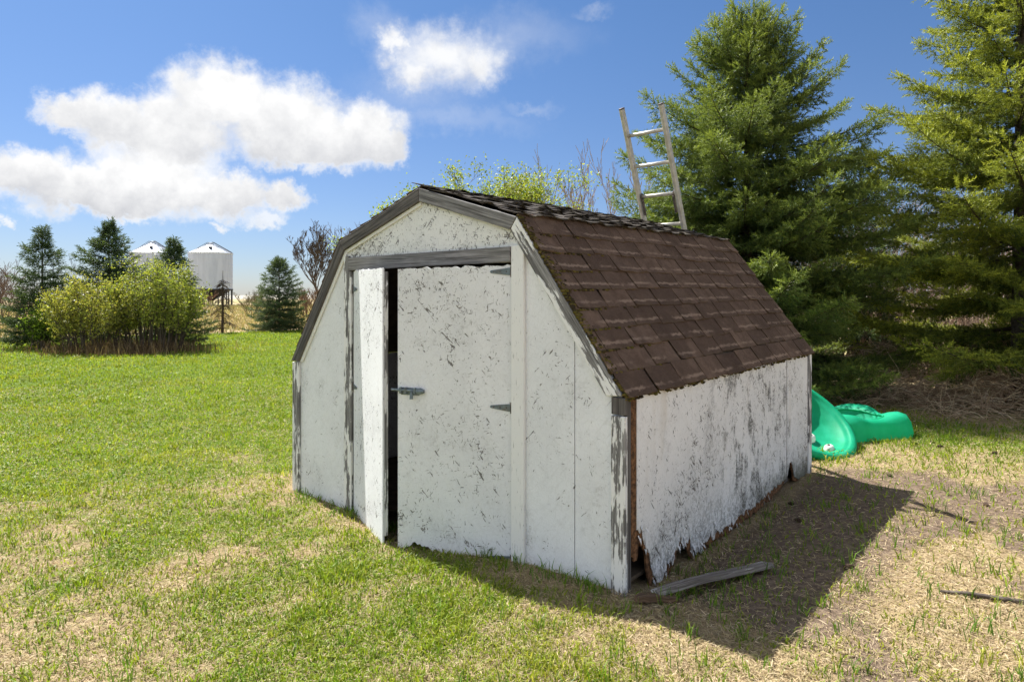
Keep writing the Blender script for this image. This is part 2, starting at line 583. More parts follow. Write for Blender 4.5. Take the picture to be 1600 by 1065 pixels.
M_FRONT = mat_osb('white_board_front', 'xz', spots=.70, base=(.83, .84, .855))
M_GABLE = mat_osb('white_board_gable', 'xz', spots=.625, base=(.80, .80, .77))
M_DOOR = mat_osb('white_board_door', 'xz', spots=.67, base=(.81, .82, .83))
M_SIDE = mat_osb('white_board_side', 'yz', mildew=True, spots=.665, base=(.84, .84, .83))
M_GREY = mat_wood('weathered_wood')
M_DARKWOOD = mat_wood('dark_weathered_wood', 0, (.17, .155, .145), (.03, .028, .026))
M_PEEL = mat_wood('peeling_wood', .50)
M_PEELW = mat_wood('white_painted_wood', .93)
M_HALF = mat_wood('half_painted_wood', .50, (.34, .33, .32))
M_ROT = mat_plain('rotten_strand_board', (.15, .075, .035), .95, 0, .65, 38, (.035, .022, .014))
M_INSIDE = mat_plain('bare_inside_wood', (.10, .075, .05), .9, 0, .3, 12)
M_ZINC = mat_plain('zinc_steel', (.17, .21, .225), .5, .35, .25, 30, (.16, .13, .10))
M_RUST = mat_plain('rusty_steel', (.13, .11, .10), .6, .5, .4, 40)
M_ALU = mat_plain('old_aluminium', (.50, .48, .43), .55, .4, .18, 20, (.40, .37, .30))
M_TAB = mat_shingle('brown_shingle', (.096, .060, .041), (.155, .102, .070), (.31, .22, .155))
M_OLDTAB = mat_shingle('curled_black_shingle', (.040, .034, .029), (.078, .066, .056), (.10, .088, .074), .6)
M_GREEN = None
M_NEEDLE = mat_leaf('spruce_needles', .30, .55, .25)
M_LEAF = mat_leaf('young_leaves', .45, .5, .25)
M_GRASS = mat_leaf('grass_blades', .40, .5, .25)
M_STRAW = mat_leaf('dry_straw', .25, .75, .1)
M_TWIG = mat_leaf('bare_twigs', 0, .9, .1)
M_BARK = mat_plain('grey_brown_bark', (.10, .082, .066), .95, 0, .4, 25)
M_MOSS = mat_leaf('moss', 0, 1.0, .05)

# ------------------------------------------------------------------ ground
def graded(lo, hi, c, n, k):
    a = math.asinh((lo - c) / k); b = math.asinh((hi - c) / k)
    return c + k * np.sinh(np.linspace(a, b, n))


gx = graded(-5000, 5000, 0.4, 280, 2.2)
gy = graded(-60, 6000, 5.0, 240, 2.5)
GX, GY = np.meshgrid(gx, gy)
gX = GX.ravel(); gY = GY.ravel()
gV = np.stack([gX, gY, ground_z(gX, gY)], 1)
nx = len(gx)
ii, jj = np.meshgrid(np.arange(nx - 1), np.arange(len(gy) - 1))
b0 = (jj * nx + ii).ravel()
gF = np.stack([b0, b0 + 1, b0 + nx + 1, b0 + nx], 1)
g_, bare_, lawn_, lit_ = zones(gX, gY)
gc = np.stack([g_, bare_, lawn_], 1)
gme = np_mesh('ground', gV, gF, gc)

m, t, b, out = new_mat('ground_earth')
a = t.add('ShaderNodeAttribute'); a.attribute_name = 'Col'
sx = t.add('ShaderNodeSeparateColor'); t.put(sx, 0, a.outputs['Color'])
oc = t.add('ShaderNodeTexCoord').outputs['Object']
n1 = t.noise(oc, 3.0, 6, .65); n2 = t.noise(oc, 28, 5, .7); n3 = t.noise(oc, 120, 3, .65)
straw = t.mix(t.ramp(n2, .3, .7), (.28, .205, .115), (.46, .355, .21))
straw = t.mix(t.ramp(n3, .45, .65, 0, .6), straw, (.13, .095, .05))
green = t.mix(t.ramp(n2, .3, .7), (.060, .100, .014), (.135, .20, .03))
green = t.mix(t.ramp(n3, .5, .7, 0, .5), green, (.20, .18, .06))
soil = t.mix(t.ramp(n2, .3, .7), (.115, .082, .058), (.25, .185, .132))
soil = t.mix(t.ramp(n3, .5, .7, 0, .5), soil, (.07, .05, .034))
gfac = t.ramp(t.math('ADD', sx.outputs[0], t.math('MULTIPLY', t.math('SUBTRACT', n2, .5), .8)), .25, .75)
near = t.mix(gfac, straw, green)
near = t.mix(t.ramp(t.math('ADD', sx.outputs[1], t.math('MULTIPLY', t.math('SUBTRACT', n2, .5), .7)), .3, .7), near, soil)
# land beyond the lawn: dead grass, green strips, far land with painted haze
f1 = t.noise(t.mapping(oc, scale=(.05, .16, 1)), 1.0, 5, .6)
field = t.mix(t.ramp(f1, .46, .60), (.36, .275, .155), (.20, .21, .075))
field = t.mix(t.ramp(n1, .35, .7, 0, .6), field, (.42, .33, .20))
sp = t.add('ShaderNodeSeparateXYZ'); t.put(sp, 0, oc)
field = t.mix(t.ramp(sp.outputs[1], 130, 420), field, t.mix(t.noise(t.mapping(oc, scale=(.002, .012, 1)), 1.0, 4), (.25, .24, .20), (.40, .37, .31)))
col = t.mix(t.ramp(sx.outputs[2], .3, .7), field, near)
t.put(b, 'Base Color', col); t.put(b, 'Roughness', .95); t.put(b, 'Specular IOR Level', .08)
bump(t, b, t.math('ADD', n2, n3), .8, .02)
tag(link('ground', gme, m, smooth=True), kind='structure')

# ------------------------------------------------------------------ shed
shed = empty('garden_shed', (R0[0], R0[1], 0), -TH)
tag(shed, 'weathered white gambrel-roof garden shed with brown shingles and double doors ajar', 'shed')

# roof profile at the front and the back (x, z), right eave to left eave
PF = [(0.0, 1.007), (-.687, 1.954), (-1.515, 2.206), (-2.392, 1.910), (-3.041, .999)]
PB = [(0.0, 1.043), (-.715, 2.004), (-1.53, 2.235), (-2.40, 1.950), (-3.041, 1.03)]


def roof_at(k, s, y, lift=0.0):
    """point on slope k (between profile points k and k+1); s 0..1 up the slope, y along the shed"""
    t_ = y / SD
    A = Vector((PF[k][0] * (1 - t_) + PB[k][0] * t_, y, PF[k][1] * (1 - t_) + PB[k][1] * t_))
    B = Vector((PF[k + 1][0] * (1 - t_) + PB[k + 1][0] * t_, y, PF[k + 1][1] * (1 - t_) + PB[k + 1][1] * t_))
    n = Vector((0, 1, 0)).cross(A - B).normalized()
    if n.z < 0: n = -n
    return A.lerp(B, s) + n * lift, (B - A), n


# -- wall panels
def roofline(x, drop):
    for (x0, z0), (x1, z1) in zip(PF, PF[1:]):
        if x1 <= x <= x0:
            return z0 + (z1 - z0) * (x - x0) / (x1 - x0) - drop
    return 1.0


zb = -.07
MB().slab([(-3.02, zb), (-2.355, zb), (-2.355, roofline(-2.355, .03)), (-2.392, roofline(-2.392, .03)), (-3.02, .97)], 'y', 0, .012).build('siding_panel', M_FRONT, shed)
MB().slab([(-.70, zb + .02), (-.3135, zb + .03), (-.3135, roofline(-.3135, .03)), (-.70, roofline(-.70, .04))], 'y', 0, .012).build('siding_panel', M_FRONT, shed)
MB().slab([(-.3075, zb + .03), (-.02, zb + .03), (-.02, .99), (-.3075, roofline(-.3075, .03))], 'y', 0, .012).build('siding_panel', M_FRONT, shed)
MB().slab([(-2.354, 1.70), (-.70, 1.70), (-.70, roofline(-.70, .045)), (-1.515, 2.165), (-2.354, roofline(-2.354, .04))], 'y', -.002, .010).build('gable_panel', M_GABLE, shed)

# -- front trim boards (proud of the panels)
MB().slab([(-2.292, 1.785), (-2.285, 1.692), (-.742, 1.701), (-.742, 1.789)], 'y', -.030, -.003, (1, 0, 0), .003).build('header_board', M_GREY, shed)
MB().slab([(-2.35, -.08), (-2.265, -.08), (-2.265, 1.688), (-2.296, 1.689), (-2.296, 1.80), (-2.35, 1.80)], 'y', -.022, -.001, (0, 0, 1), .002).build('door_jamb', M_PEEL, shed)
MB().slab([(-.738, -.05), (-.645, -.05), (-.645, 1.745), (-.66, 1.794), (-.738, 1.794)], 'y', -.022, -.001, (0, 0, 1), .002).build('door_jamb', M_PEELW, shed)
MB().slab([(-3.045, -.08), (-2.955, -.08), (-2.955, .985), (-3.045, .985)], 'y', -.022, -.001, (0, 0, 1), .003).build('corner_board', M_HALF, shed)
MB().slab([(-.072, -.03), (.012, -.03), (.012, .905), (-.072, .905)], 'y', -.026, -.001, (0, 0, 1), .003).build('corner_board', M_HALF, shed)
MB().slab([(-.070, .912), (.012, .912), (.012, .998), (-.070, .998)], 'y', -.024, -.001, (0, 0, 1), .003).build('corner_block', M_DARKWOOD, shed)
MB().slab([(-.025, .000), (.0, .0), (.0, 1.0), (-.025, 1.0)], 'y', .013, .05).build('corner_stud', M_DARKWOOD, shed)

# barge boards, mitred at ridge and knees
def offset_profile(P, d):
    out_ = []
    n = len(P)
    for i in range(n):
        ds = []
        if i > 0: ds.append((P[i][0] - P[i - 1][0], P[i][1] - P[i - 1][1]))
        if i < n - 1: ds.append((P[i + 1][0] - P[i][0], P[i + 1][1] - P[i][1]))
        ns = []
        for dx, dz in ds:
            l = math.hypot(dx, dz); ns.append((dz / -l * -1 * -1, dx / l))   # points inward/down
        nxv = sum(q[0] for q in ns) / len(ns); nzv = sum(q[1] for q in ns) / len(ns)
        l = math.hypot(nxv, nzv); nxv /= l; nzv /= l
        cosv = nxv * ns[0][0] + nzv * ns[0][1]
        out_.append((P[i][0] + nxv * d / cosv, P[i][1] + nzv * d / cosv))
    return out_


PI = offset_profile(PF, .082)
if PI[2][1] > PF[2][1]:
    PI = offset_profile(PF, -.082)
PI[0] = (PI[1][0] + (1.0 - PI[1][1]) * (PI[0][0] - PI[1][0]) / (PI[0][1] - PI[1][1]), 1.0)
PI[4] = (PI[3][0] + (.992 - PI[3][1]) * (PI[4][0] - PI[3][0]) / (PI[4][1] - PI[3][1]), .992)
for k, mt, yy in ((0, M_HALF, -.034), (1, M_GREY, -.036), (2, M_DARKWOOD, -.036), (3, M_DARKWOOD, -.034)):
    a, b2 = PF[k], PF[k + 1]; c, d = PI[k + 1], PI[k]
    g = .0015
    cx = sum(p[0] for p in (a, b2, c, d)) / 4; cz = sum(p[1] for p in (a, b2, c, d)) / 4
    poly = [(p[0] + (cx - p[0]) * g * 2, p[1] + (cz - p[1]) * g * 2) for p in (a, b2, c, d)]
    MB().slab(poly, 'y', yy, -.004, (b2[0] - a[0], 0, b2[1] - a[1]), .003).build('barge_board', mt, shed)
# thin painted batten under the left barge boards
PJ = offset_profile(PI[1:4], .022)
if PJ[1][1] > PI[2][1]: PJ = offset_profile(PI[1:4], -.022)
MB().slab([PI[2], PI[3], PJ[2], PJ[1]], 'y', -.016, -.0035, (1, 0, .3), .001).build('batten', M_PEELW, shed)
lo = (PI[4][0] + .028, PI[4][1])
MB().slab([PI[3], PI[4], lo, (PI[3][0] + .028, PI[3][1] - .004)], 'y', -.016, -.0035, (.6, 0, .8), .001).build('batten', M_PEELW, shed)

# -- right side wall: ragged painted face over rotten strand board
side_pts = [(.100, .30), (.161, .269), (.208, .19), (.263, .055), (.326, -.051), (.369, -.03), (.40, .017), (.496, .050), (.534, .113),
            (.694, .100), (.736, .03), (.80, -.005), (.91, .020), (1.097, .030), (1.403, .034), (1.746, .057), (1.999, .08), (2.345, .095),
            (2.40, .12), (2.449, .209), (2.51, .20), (2.572, .075), (2.65, .040), (2.80, .03), (2.90, .05)]


def ragged(S, pts, amp, seed):
    xs = [p[0] for p in pts]; zs = [p[1] for p in pts]
    z = np.interp(S, xs, zs)
    n = (fbm(S * 34 + seed, S * 0 + seed * 1.7, 3) - .5) * 2 * amp + (fbm(S * 140 + seed, S * 0 + 3.3, 2) - .5) * amp * .9
    return z + n * np.interp(S, [0, .9, 1.2, 3], [1.0, 1.0, .55, .55])


S = np.arange(.100, 2.386, .006)
jit = (fbm(S * 0 + 1.0, S * 60, 2) - .5) * .006
ztop = .995 + .036 * S / SD
me = columns_mesh('paint', S, ragged(S, side_pts, .058, 2.1), ztop, lambda s, t_, z: (.007 - t_ + .004 * math.sin(s * 40 + z * 30) * max(0, .3 - z), s, z), .005)
link('painted_siding_panel', me, M_SIDE, shed)
S = np.arange(2.394, 2.902, .006)
me = columns_mesh('paint', S, ragged(S, side_pts, .030, 5.3), .995 + .036 * S / SD, lambda s, t_, z: (.009 - t_, s, z), .006)
link('painted_siding_panel', me, M_SIDE, shed)
rot_pts = [(.05, .20), (.11, .16), (.13, .225), (.19, .205), (.215, .08), (.25, -.05), (.33, -.05), (.38, -.045), (.44, -.03), (.52, .02), (.58, .09), (.66, .07), (.72, .0),
           (.9, -.02), (1.3, -.02), (1.7, -.01), (2.2, .03), (2.40, .09), (2.449, .205), (2.51, .195), (2.56, .05), (2.7, .0), (2.9, .0)]
S = np.arange(.052, 2.902, .008)
me = columns_mesh('board', S, ragged(S, rot_pts, .045, 8.7), .99 + .036 * S / SD, lambda s, t_, z: (.001 - t_, s, z), .011)
link('rotten_board', me, M_ROT, shed)
# paint chips hanging along the rotten edge
V = []; Fq = []
for i in range(120):
    s = random.choice([random.uniform(.12, .9), random.uniform(.1, 2.4)])
    z = float(np.interp(s, [p[0] for p in side_pts], [p[1] for p in side_pts])) + random.uniform(-.05, .10)
    a_ = random.uniform(-.6, .6); L_ = random.uniform(.012, .04); wd = random.uniform(.004, .010)
    dv = np.array([random.uniform(.1, .6), math.sin(a_), -math.cos(a_)]); pv = np.array([0, math.cos(a_), math.sin(a_)])
    p = np.array([.009, s, z]); k0 = len(V)
    V += [p - pv * wd, p + pv * wd, p + dv * L_ * .6 + pv * wd * .8, p + dv * L_ - pv * wd * .2]
    Fq.append([k0, k0 + 1, k0 + 2, k0 + 3])
tag(link('paint_chips', np_mesh('paint_chips', np.array(V), np.array(Fq)), M_SIDE, shed), kind='stuff')
# back corner boards of the side wall
MB().slab([(2.906, .015), (2.985, .0), (2.985, 1.03), (2.906, 1.03)], 'x', -.005, .018, (0, 0, 1), .003).build('corner_board', M_PEEL, shed)
# left wall, back wall, floor, skids
MB().slab([(.0, -.08), (SD, -.05), (SD, 1.02), (.0, .985)], 'x', -3.035, -3.02).build('siding_panel', M_FRONT, shed)
MB().slab([(-3.03, -.05), (-.01, -.05), (-.01, 1.03), (-.715, 1.985), (-1.53, 2.215), (-2.40, 1.93), (-3.03, 1.015)], 'y', SD - .012, SD).build('siding_panel', M_FRONT, shed)
MB().slab([(-3.0, .03), (-.04, .03), (-.04, SD - .03), (-3.0, SD - .03)], 'z', .03, .05, (1, 0, 0)).build('floor_boards', M_INSIDE, shed)
for xx in (-2.7, -1.5, -.25):
    MB().box((xx, SD / 2, -.04), (.09, SD - .1, .13)).build('skid', M_DARKWOOD, shed)
for yy in (.62, 1.22, 1.83, 2.43):
    MB().box((-.035, yy, .52), (.04, .085, .93)).build('stud', M_DARKWOOD, shed)
for xx in (-.311, -2.33):
    MB().box((xx, .034, .6 if xx > -1 else .85), (.085, .040, 1.15 if xx > -1 else 1.7)).build('stud', M_DARKWOOD, shed)

# -- roof decks
for k in range(4):
    V = []
    for y in (-.004, SD + .03):
        for s in (0, 1):
            for lf in (-.004, -.018):
                p, _, n = roof_at(k, s, y, 0.0)
                V.append(p + n * lf)
    Fq = [[0, 2, 6, 4], [1, 5, 7, 3], [0, 1, 3, 2], [4, 6, 7, 5], [0, 4, 5, 1], [2, 3, 7, 6]]
    link('roof_deck', np_mesh('roof_deck', np.array(V), np.array(Fq)), M_INSIDE, shed)


# -- shingles
def tab_mesh(name, wd, ht, seed, curl=.0, ragg=.003, thick=.007, nx=6, ny=4):
    """a shingle tab: x along the course, y up the slope, z out; origin at the middle of its lower edge"""
    r = random.Random(seed)
    xs = [-wd / 2 + wd * i / nx for i in range(nx + 1)]; ys = [ht * j / ny for j in range(ny + 1)]
    amp = [r.uniform(.4, 1) for _ in range(3)]; ph = [r.uniform(0, 6) for _ in range(3)]
    c1 = r.uniform(.2, 1); c2 = r.uniform(.2, 1)
    V = []
    for layer in (0, 1):
        for j, y in enumerate(ys):
            for i, x in enumerate(xs):
                u = i / nx
                yy = y + (r.uniform(-1, 1) * ragg if j == 0 else 0)
                lift = (1 - j / ny) ** 2 * (curl * (c1 * (1 - u) ** 2 + c2 * u ** 2 + .25 * math.sin(u * 9 + ph[0]) + .3)) + .0015 * math.sin(u * 7 + ph[1]) * amp[0]
                z = lift + thick * (1 - .85 * j / ny) + .002
                if layer == 1: z -= thick * (1 - .6 * j / ny)
                V.append((x + (r.uniform(-1, 1) * .0015 if i in (0, nx) else 0), yy, z))
    n = (nx + 1) * (ny + 1); Fq = []
    for j in range(ny):
        for i in range(nx):
            a_ = j * (nx + 1) + i
            Fq.append([a_, a_ + 1, a_ + nx + 2, a_ + nx + 1])
            Fq.append([n + a_, n + a_ + nx + 1, n + a_ + nx + 2, n + a_ + 1])
    for i in range(nx):
        Fq.append([i, n + i, n + i + 1, i + 1])
        k0 = ny * (nx + 1) + i; Fq.append([k0, k0 + 1, n + k0 + 1, n + k0])
    for j in range(ny):
        a_ = j * (nx + 1); Fq.append([a_, a_ + nx + 1, n + a_ + nx + 1, n + a_])
        c_ = a_ + nx; Fq.append([c_, n + c_, n + c_ + nx + 1, c_ + nx + 1])
    return np_mesh(name, np.array(V), np.array(Fq))


TABW = .305
tabs = [tab_mesh('shingle', TABW - .011, .150, 20 + i, [.003, .005, .004, .010, .003, .006, .014][i], .0035, .008) for i in range(7)]
for me in tabs: me.materials.append(M_TAB)
olds = [tab_mesh('curled_shingle', TABW * .98, .175, 60 + i, .015, .010, .009, 9, 4) for i in range(9)]
for me in olds: me.materials.append(M_OLDTAB)


def lay(k, s, y0, y1, lift, meshes, name, tilt=0, jy=0.0, flip=False):
    p, up, n = roof_at(k, s, (y0 + y1) / 2, lift)
    U = (up if not flip else -up).normalized()
    X = U.cross(n).normalized()
    n2 = X.cross(U)
    Mx = Matrix((X, U, n2)).transposed().to_4x4()
    o = bpy.data.objects.new(name, random.choice(meshes))
    COL.objects.link(o); o.parent = shed
    Mx = Mx @ Matrix.Rotation(tilt, 4, 'Z') @ Matrix.Rotation(jy, 4, 'X')
    o.matrix_local = Matrix.Translation(p) @ Mx @ Matrix.Diagonal(((y1 - y0) / TABW, 1, 1, 1))
    return o


Y_LO, Y_HI = -.030, SD + .045
NC = 9
for c in range(NC):
    s = c / NC - (.022 if c == 0 else 0)
    off = [0, .15, .06, .21, .03, .18, .09, .24, .12][c] - .3
    y = Y_LO + off
    while y < Y_HI:
        a_ = max(y, Y_LO + random.uniform(-.006, .006)); b_ = min(y + TABW, Y_HI + random.uniform(-.006, .006))
        if b_ - a_ > .04:
            lay(0, s + random.uniform(-.005, .005), a_, b_, .004 + (.006 if c == 0 else 0), tabs, 'shingle', random.uniform(-.009, .009), random.uniform(.02, .05))
        y += TABW
NU = 7
for c in range(NU):
    y = Y_LO + [-.1, -.25, -.02, -.18, -.06, -.22, -.13][c]
    while y < Y_HI:
        a_ = max(y, Y_LO); b_ = min(y + TABW, Y_HI)
        if b_ - a_ > .06:
            lay(1, c / NU - .015 + random.uniform(-.014, .014), a_, b_, .004 + random.uniform(0, .006), olds, 'curled_shingle', random.uniform(-.05, .05), random.uniform(.02, .08))
        y += TABW
y = Y_LO
while y < Y_HI:      # ridge caps
    lay(1, .90, y, min(y + TABW, Y_HI), .012, olds, 'ridge_shingle', random.uniform(-.05, .05), random.uniform(-.02, .05))
    y += TABW
# the two slopes turned away from the view: same shingles, joined
VV = []; FF = []; base = 0
for k, rows, src in ((3, NC, tabs), (2, NU, tabs)):
    for c in range(rows):
        y = Y_LO - random.uniform(0, .3)
        while y < Y_HI:
            a_ = max(y, Y_LO); b_ = min(y + TABW, Y_HI)
            if b_ - a_ > .05:
                p, up, n = roof_at(k, 1 - c / rows + (.02 if c == 0 else 0), (a_ + b_) / 2, .004)
                U = (-up).normalized(); X = U.cross(n).normalized(); n2 = X.cross(U)
                me = random.choice(src)
                co = np.array([v.co for v in me.vertices]); co[:, 0] *= (b_ - a_) / TABW
                VV.append(np.array(p) + co @ np.array([X, U, n2]))
                FF.append(np.array([list(f.vertices) for f in me.polygons]) + base); base += len(co)
            y += TABW
tag(link('far_slope_shingles', np_mesh('far_slope_shingles', np.concatenate(VV), np.concatenate(FF)), M_TAB, shed), kind='stuff')

# moss tufts along the rake, the eave and some tab seams
ico = bmesh.new(); bmesh.ops.create_icosphere(ico, subdivisions=1, radius=1.0)
icoV = np.array([v.co for v in ico.verts]); icoF = np.array([[v.index for v in f.verts] for f in ico.faces]); ico.free()
VV = []; FF = []; CC = []; base = 0
for i in range(1500):
    r_ = random.random()
    if r_ < .45:
        p, up, n = roof_at(0, random.uniform(0, 1) ** .9, Y_LO + abs(random.gauss(0, .025)), .010)
    elif r_ < .80:
        p, up, n = roof_at(0, random.uniform(-.03, .012), random.uniform(Y_LO, Y_HI), .008)
    elif r_ < .93:
        p, up, n = roof_at(0, random.randint(1, 8) / 9 - .004, Y_LO + abs(random.gauss(0, .25)), .012)
    else:
        p, up, n = roof_at(1, random.uniform(-.02, .1), random.uniform(Y_LO, Y_HI), .012)
    sz = random.uniform(.003, .010)
    v = icoV * sz * np.array([1.2, 1.6, .8]) * (1 + .3 * rng.random((len(icoV), 1)))
    VV.append(v + np.array(p)); FF.append(icoF + base); base += len(v)
    cc = random.choice([(.10, .085, .02), (.06, .045, .018), (.13, .10, .03), (.045, .035, .02)])
    CC.append(np.tile(cc, (len(v), 1)))
tag(link('moss', np_mesh('moss', np.concatenate(VV), np.concatenate(FF), np.concatenate(CC)), M_MOSS, shed), kind='stuff')


# -- doors (x from the hinge along the leaf, y inward, z up)
def hinge_frame(hx, hy, fx, fy):
    d = Vector((fx - hx, fy - hy, 0)).normalized()
    n = Vector((-d.y, d.x, 0))
    if n.y < 0: n = -n
    Mx = Matrix((d, n, Vector((0, 0, 1)))).transposed().to_4x4()
    Mx.translation = Vector((hx, hy, 0))
    return Mx


def strap_hinge(parent, Mx, z, length=.135, hgt=.045, sgn=1):
    mb = MB()
    mb.slab([(.012, z - hgt / 2), (.012, z + hgt / 2), (length, z + .008), (length + .006, z), (length, z - .008)], 'y', -.005, -.001, (1, 0, 0), .0008)
    o = mb.build('hinge', M_ZINC, parent); 
    k = MB().tube([(.006, -.006, z - .032), (.006, -.006, z + .032)], .006, 8).build('hinge_pin', M_RUST, o)
    s = MB()
    for q in (.035, .075, .115):
        s.tube([(q, -.0075, z), (q, -.0045, z)], .0045, 8)
    s.build('screws', M_RUST, o)
    return o


def door(name, hx, hy, fx, fy, length, zlo, zhi, rag, mat_edge):
    Mx = hinge_frame(hx, hy, fx, fy)
    e = bpy.data.objects.new(name, None); COL.objects.link(e); e.parent = shed; e.matrix_local = Mx
    S_ = np.linspace(.004, length, 150)
    zb_ = np.interp(S_, *zip(*zlo)) + (fbm(S_ * 40, S_ * 0 + rag, 3) - .5) * .05 * np.interp(S_, [0, .12, .25, .6, .72, 1], [.1, .2, .7, 1, .7, .4])
    zt_ = np.interp(S_, *zip(*zhi)) + (fbm(S_ * 30, S_ * 0 + rag + 4, 3) - .5) * .022
    me_ = columns_mesh('door_panel', S_, zb_, zt_, lambda s, t_, z: (s, t_, z), .012)
    p_ = link('door_panel', me_, M_DOOR, e)
    # frame boards behind the panel
    h_ = zhi[0][1] - .03
    for (x0, x1) in ((.01, .08), (length - .07, length - .002)):
        MB().slab([(x0, .0), (x1, .0), (x1, h_), (x0, h_)], 'y', .0125, .038, (0, 0, 1), .002).build('stile', mat_edge, e)
    for z0 in (.12, .85, h_ - .09):
        MB().slab([(.082, z0), (length - .072, z0), (length - .072, z0 + .07), (.082, z0 + .07)], 'y', .0125, .036, (1, 0, 0), .002).build('rail', M_INSIDE, e)
    return e, Mx


ld, ML = door('door', -2.257, -.004, -1.598, -.263, .715, [(0, -.06), (.72, -.055)], [(0, 1.690), (.72, 1.682)], 3.3, M_HALF)
rd, MR = door('door', -.742, -.004, -1.465, -.243, .765, [(0, -.028), (.3, -.034), (.5, -.03), (.62, .01), (.7, -.03), (.77, -.035)], [(0, 1.683), (.77, 1.674)], 6.1, M_DARKWOOD)
ld['label'] = 'left door leaf swung out into the sun'
rd['label'] = 'right door leaf with slide bolt and strap hinges'
for z_ in (1.647, .866, -.005):
    strap_hinge(rd, MR, z_)
for z_ in (1.557, .857):
    strap_hinge(ld, ML, z_, .10, .04)
# slide bolt
lt = MB().box((.675, -.003, .925), (.13, .005, .045), bevel=.002).build('slide_bolt', M_ZINC, rd)
MB().tube([(.60, -.016, .932), (.80, -.016, .932)], .0075, 10).build('bolt_rod', M_ZINC, lt)
mb = MB()
for q in (.635, .70, .735):
    mb.box((q, -.014, .930), (.016, .024, .040), bevel=.004)
mb.build('bolt_guide', M_ZINC, lt)
MB().tube([(.655, -.018, .93), (.655, -.024, .905), (.655, -.024, .882)], [.008, .009, .011], 10).build('bolt_knob', M_ZINC, lt)
MB().tube([(.575, -.012, .930), (.60, -.014, .930), (.62, -.014, .93)], [.012, .021, .018], 10).build('bolt_end', M_ZINC, lt)

# ------------------------------------------------------------------ ladder leaning on the back gable
def shed_world(x, y, z=0.0):
    p = R0 + x * EX + y * EY
    return Vector((p[0], p[1], z))


lad = empty('ladder', tuple(shed_world(-1.39, 3.985, float(ground_z(*shed_world(-1.39, 3.985)[:2])))), -TH)
tag(lad, 'aluminium ladder leaning on the back of the shed roof, poking above the ridge', 'ladder')
LD = Vector((0, -.4225, 1)).normalized(); LL = 3.56
LN = Vector((0, 1, .4225)).normalized()
rotl = Matrix((Vector((1, 0, 0)), LN, LD)).transposed()
for sx_ in (-.205, .205):
    top = LL if sx_ < 0 else LL - .03
    c_ = Vector((sx_, 0, 0)) + LD * top / 2
    r_ = MB().box(c_, (.034, .064, top), rotl, bevel=.005).build('side_rail', M_ALU, lad)
    if True:
        MB().box(Vector((sx_, 0, 0)) + LD * (top + .004), (.034, .066, .016), rotl, bevel=.004).build('end_cap', M_RUST, r_)
for i in range(11):
    p = LD * (.25 + .305 * i + .0)
    if .25 + .305 * i < LL - .1:
        MB().tube([p + Vector((-.19, 0, 0)), p + Vector((.19, 0, 0))], .018, 10).build('rung', M_ALU, lad, True)
pz = LD * (.25 + .305 * 8)
for sx_ in (-.175, .175):
    mb = MB()
    for q in range(14):
        a0 = q * math.pi * 2 / 14; a1 = (q + 1) * math.pi * 2 / 14
        e1 = LN * math.cos(a0) + LD * math.sin(a0); e2 = LN * math.cos(a1) + LD * math.sin(a1)
        mb.tube([pz + Vector((sx_, 0, 0)) + e1 * .030, pz + Vector((sx_, 0, 0)) + e2 * .030], .006, 5)
    mb.box(pz + Vector((sx_ - .008 * np.sign(sx_), 0, 0)) - LD * .10 - LN * .02, (.022, .022, .17), rotl, bevel=.003)
    mb.build('rung_hook', M_RUST, lad)

# ------------------------------------------------------------------ plank and sticks beside the wall
def wob_plank(name, p0, p1, wd, th, mat_, label, cat, roll=0.0, seed=0, seg=14):
    r = random.Random(seed)
    p0 = Vector(p0); p1 = Vector(p1); d = (p1 - p0); L_ = d.length; d.normalize()
    s_ = d.cross(Vector((0, 0, 1))).normalized(); n_ = s_.cross(d)
    s2 = s_ * math.cos(roll) + n_ * math.sin(roll); n2 = n_ * math.cos(roll) - s_ * math.sin(roll)
    bm = bmesh.new(); uvl = bm.loops.layers.uv.new('UVMap'); rings = []
    for i in range(seg + 1):
        u = i / seg; c_ = p0 + d * L_ * u + n2 * .006 * math.sin(u * 5)
        wl = wd / 2 * (1 - .35 * max(0, .12 - u) / .12) + r.uniform(-.004, .004); wr = wd / 2 + r.uniform(-.006, .003)
        jx = d * r.uniform(-.01, .01) if i in (0, seg) else Vector()
        rings.append([bm.verts.new(c_ - s2 * wl + jx), bm.verts.new(c_ - s2 * wl + n2 * th), bm.verts.new(c_ + n2 * th * 1.05),
                      bm.verts.new(c_ + s2 * wr + n2 * th + jx * .5), bm.verts.new(c_ + s2 * wr - jx)])
    for a_, b_ in zip(rings, rings[1:]):
        for k in range(5):
            bm.faces.new((a_[k], a_[(k + 1) % 5], b_[(k + 1) % 5], b_[k]))
    bm.faces.new(rings[0]); bm.faces.new(list(reversed(rings[-1])))
    bmesh.ops.recalc_face_normals(bm, faces=bm.faces[:])
    for f in bm.faces:
        for l in f.loops:
            l[uvl].uv = (l.vert.co.dot(d), l.vert.co.dot(s2) + l.vert.co.dot(n2))
    me_ = bpy.data.meshes.new(name); bm.to_mesh(me_); bm.free()
    return tag(link(name, me_, mat_), label, cat)


def gpt(x, y, dz=0.0):
    return (x, y, float(ground_z(x, y)) + dz)


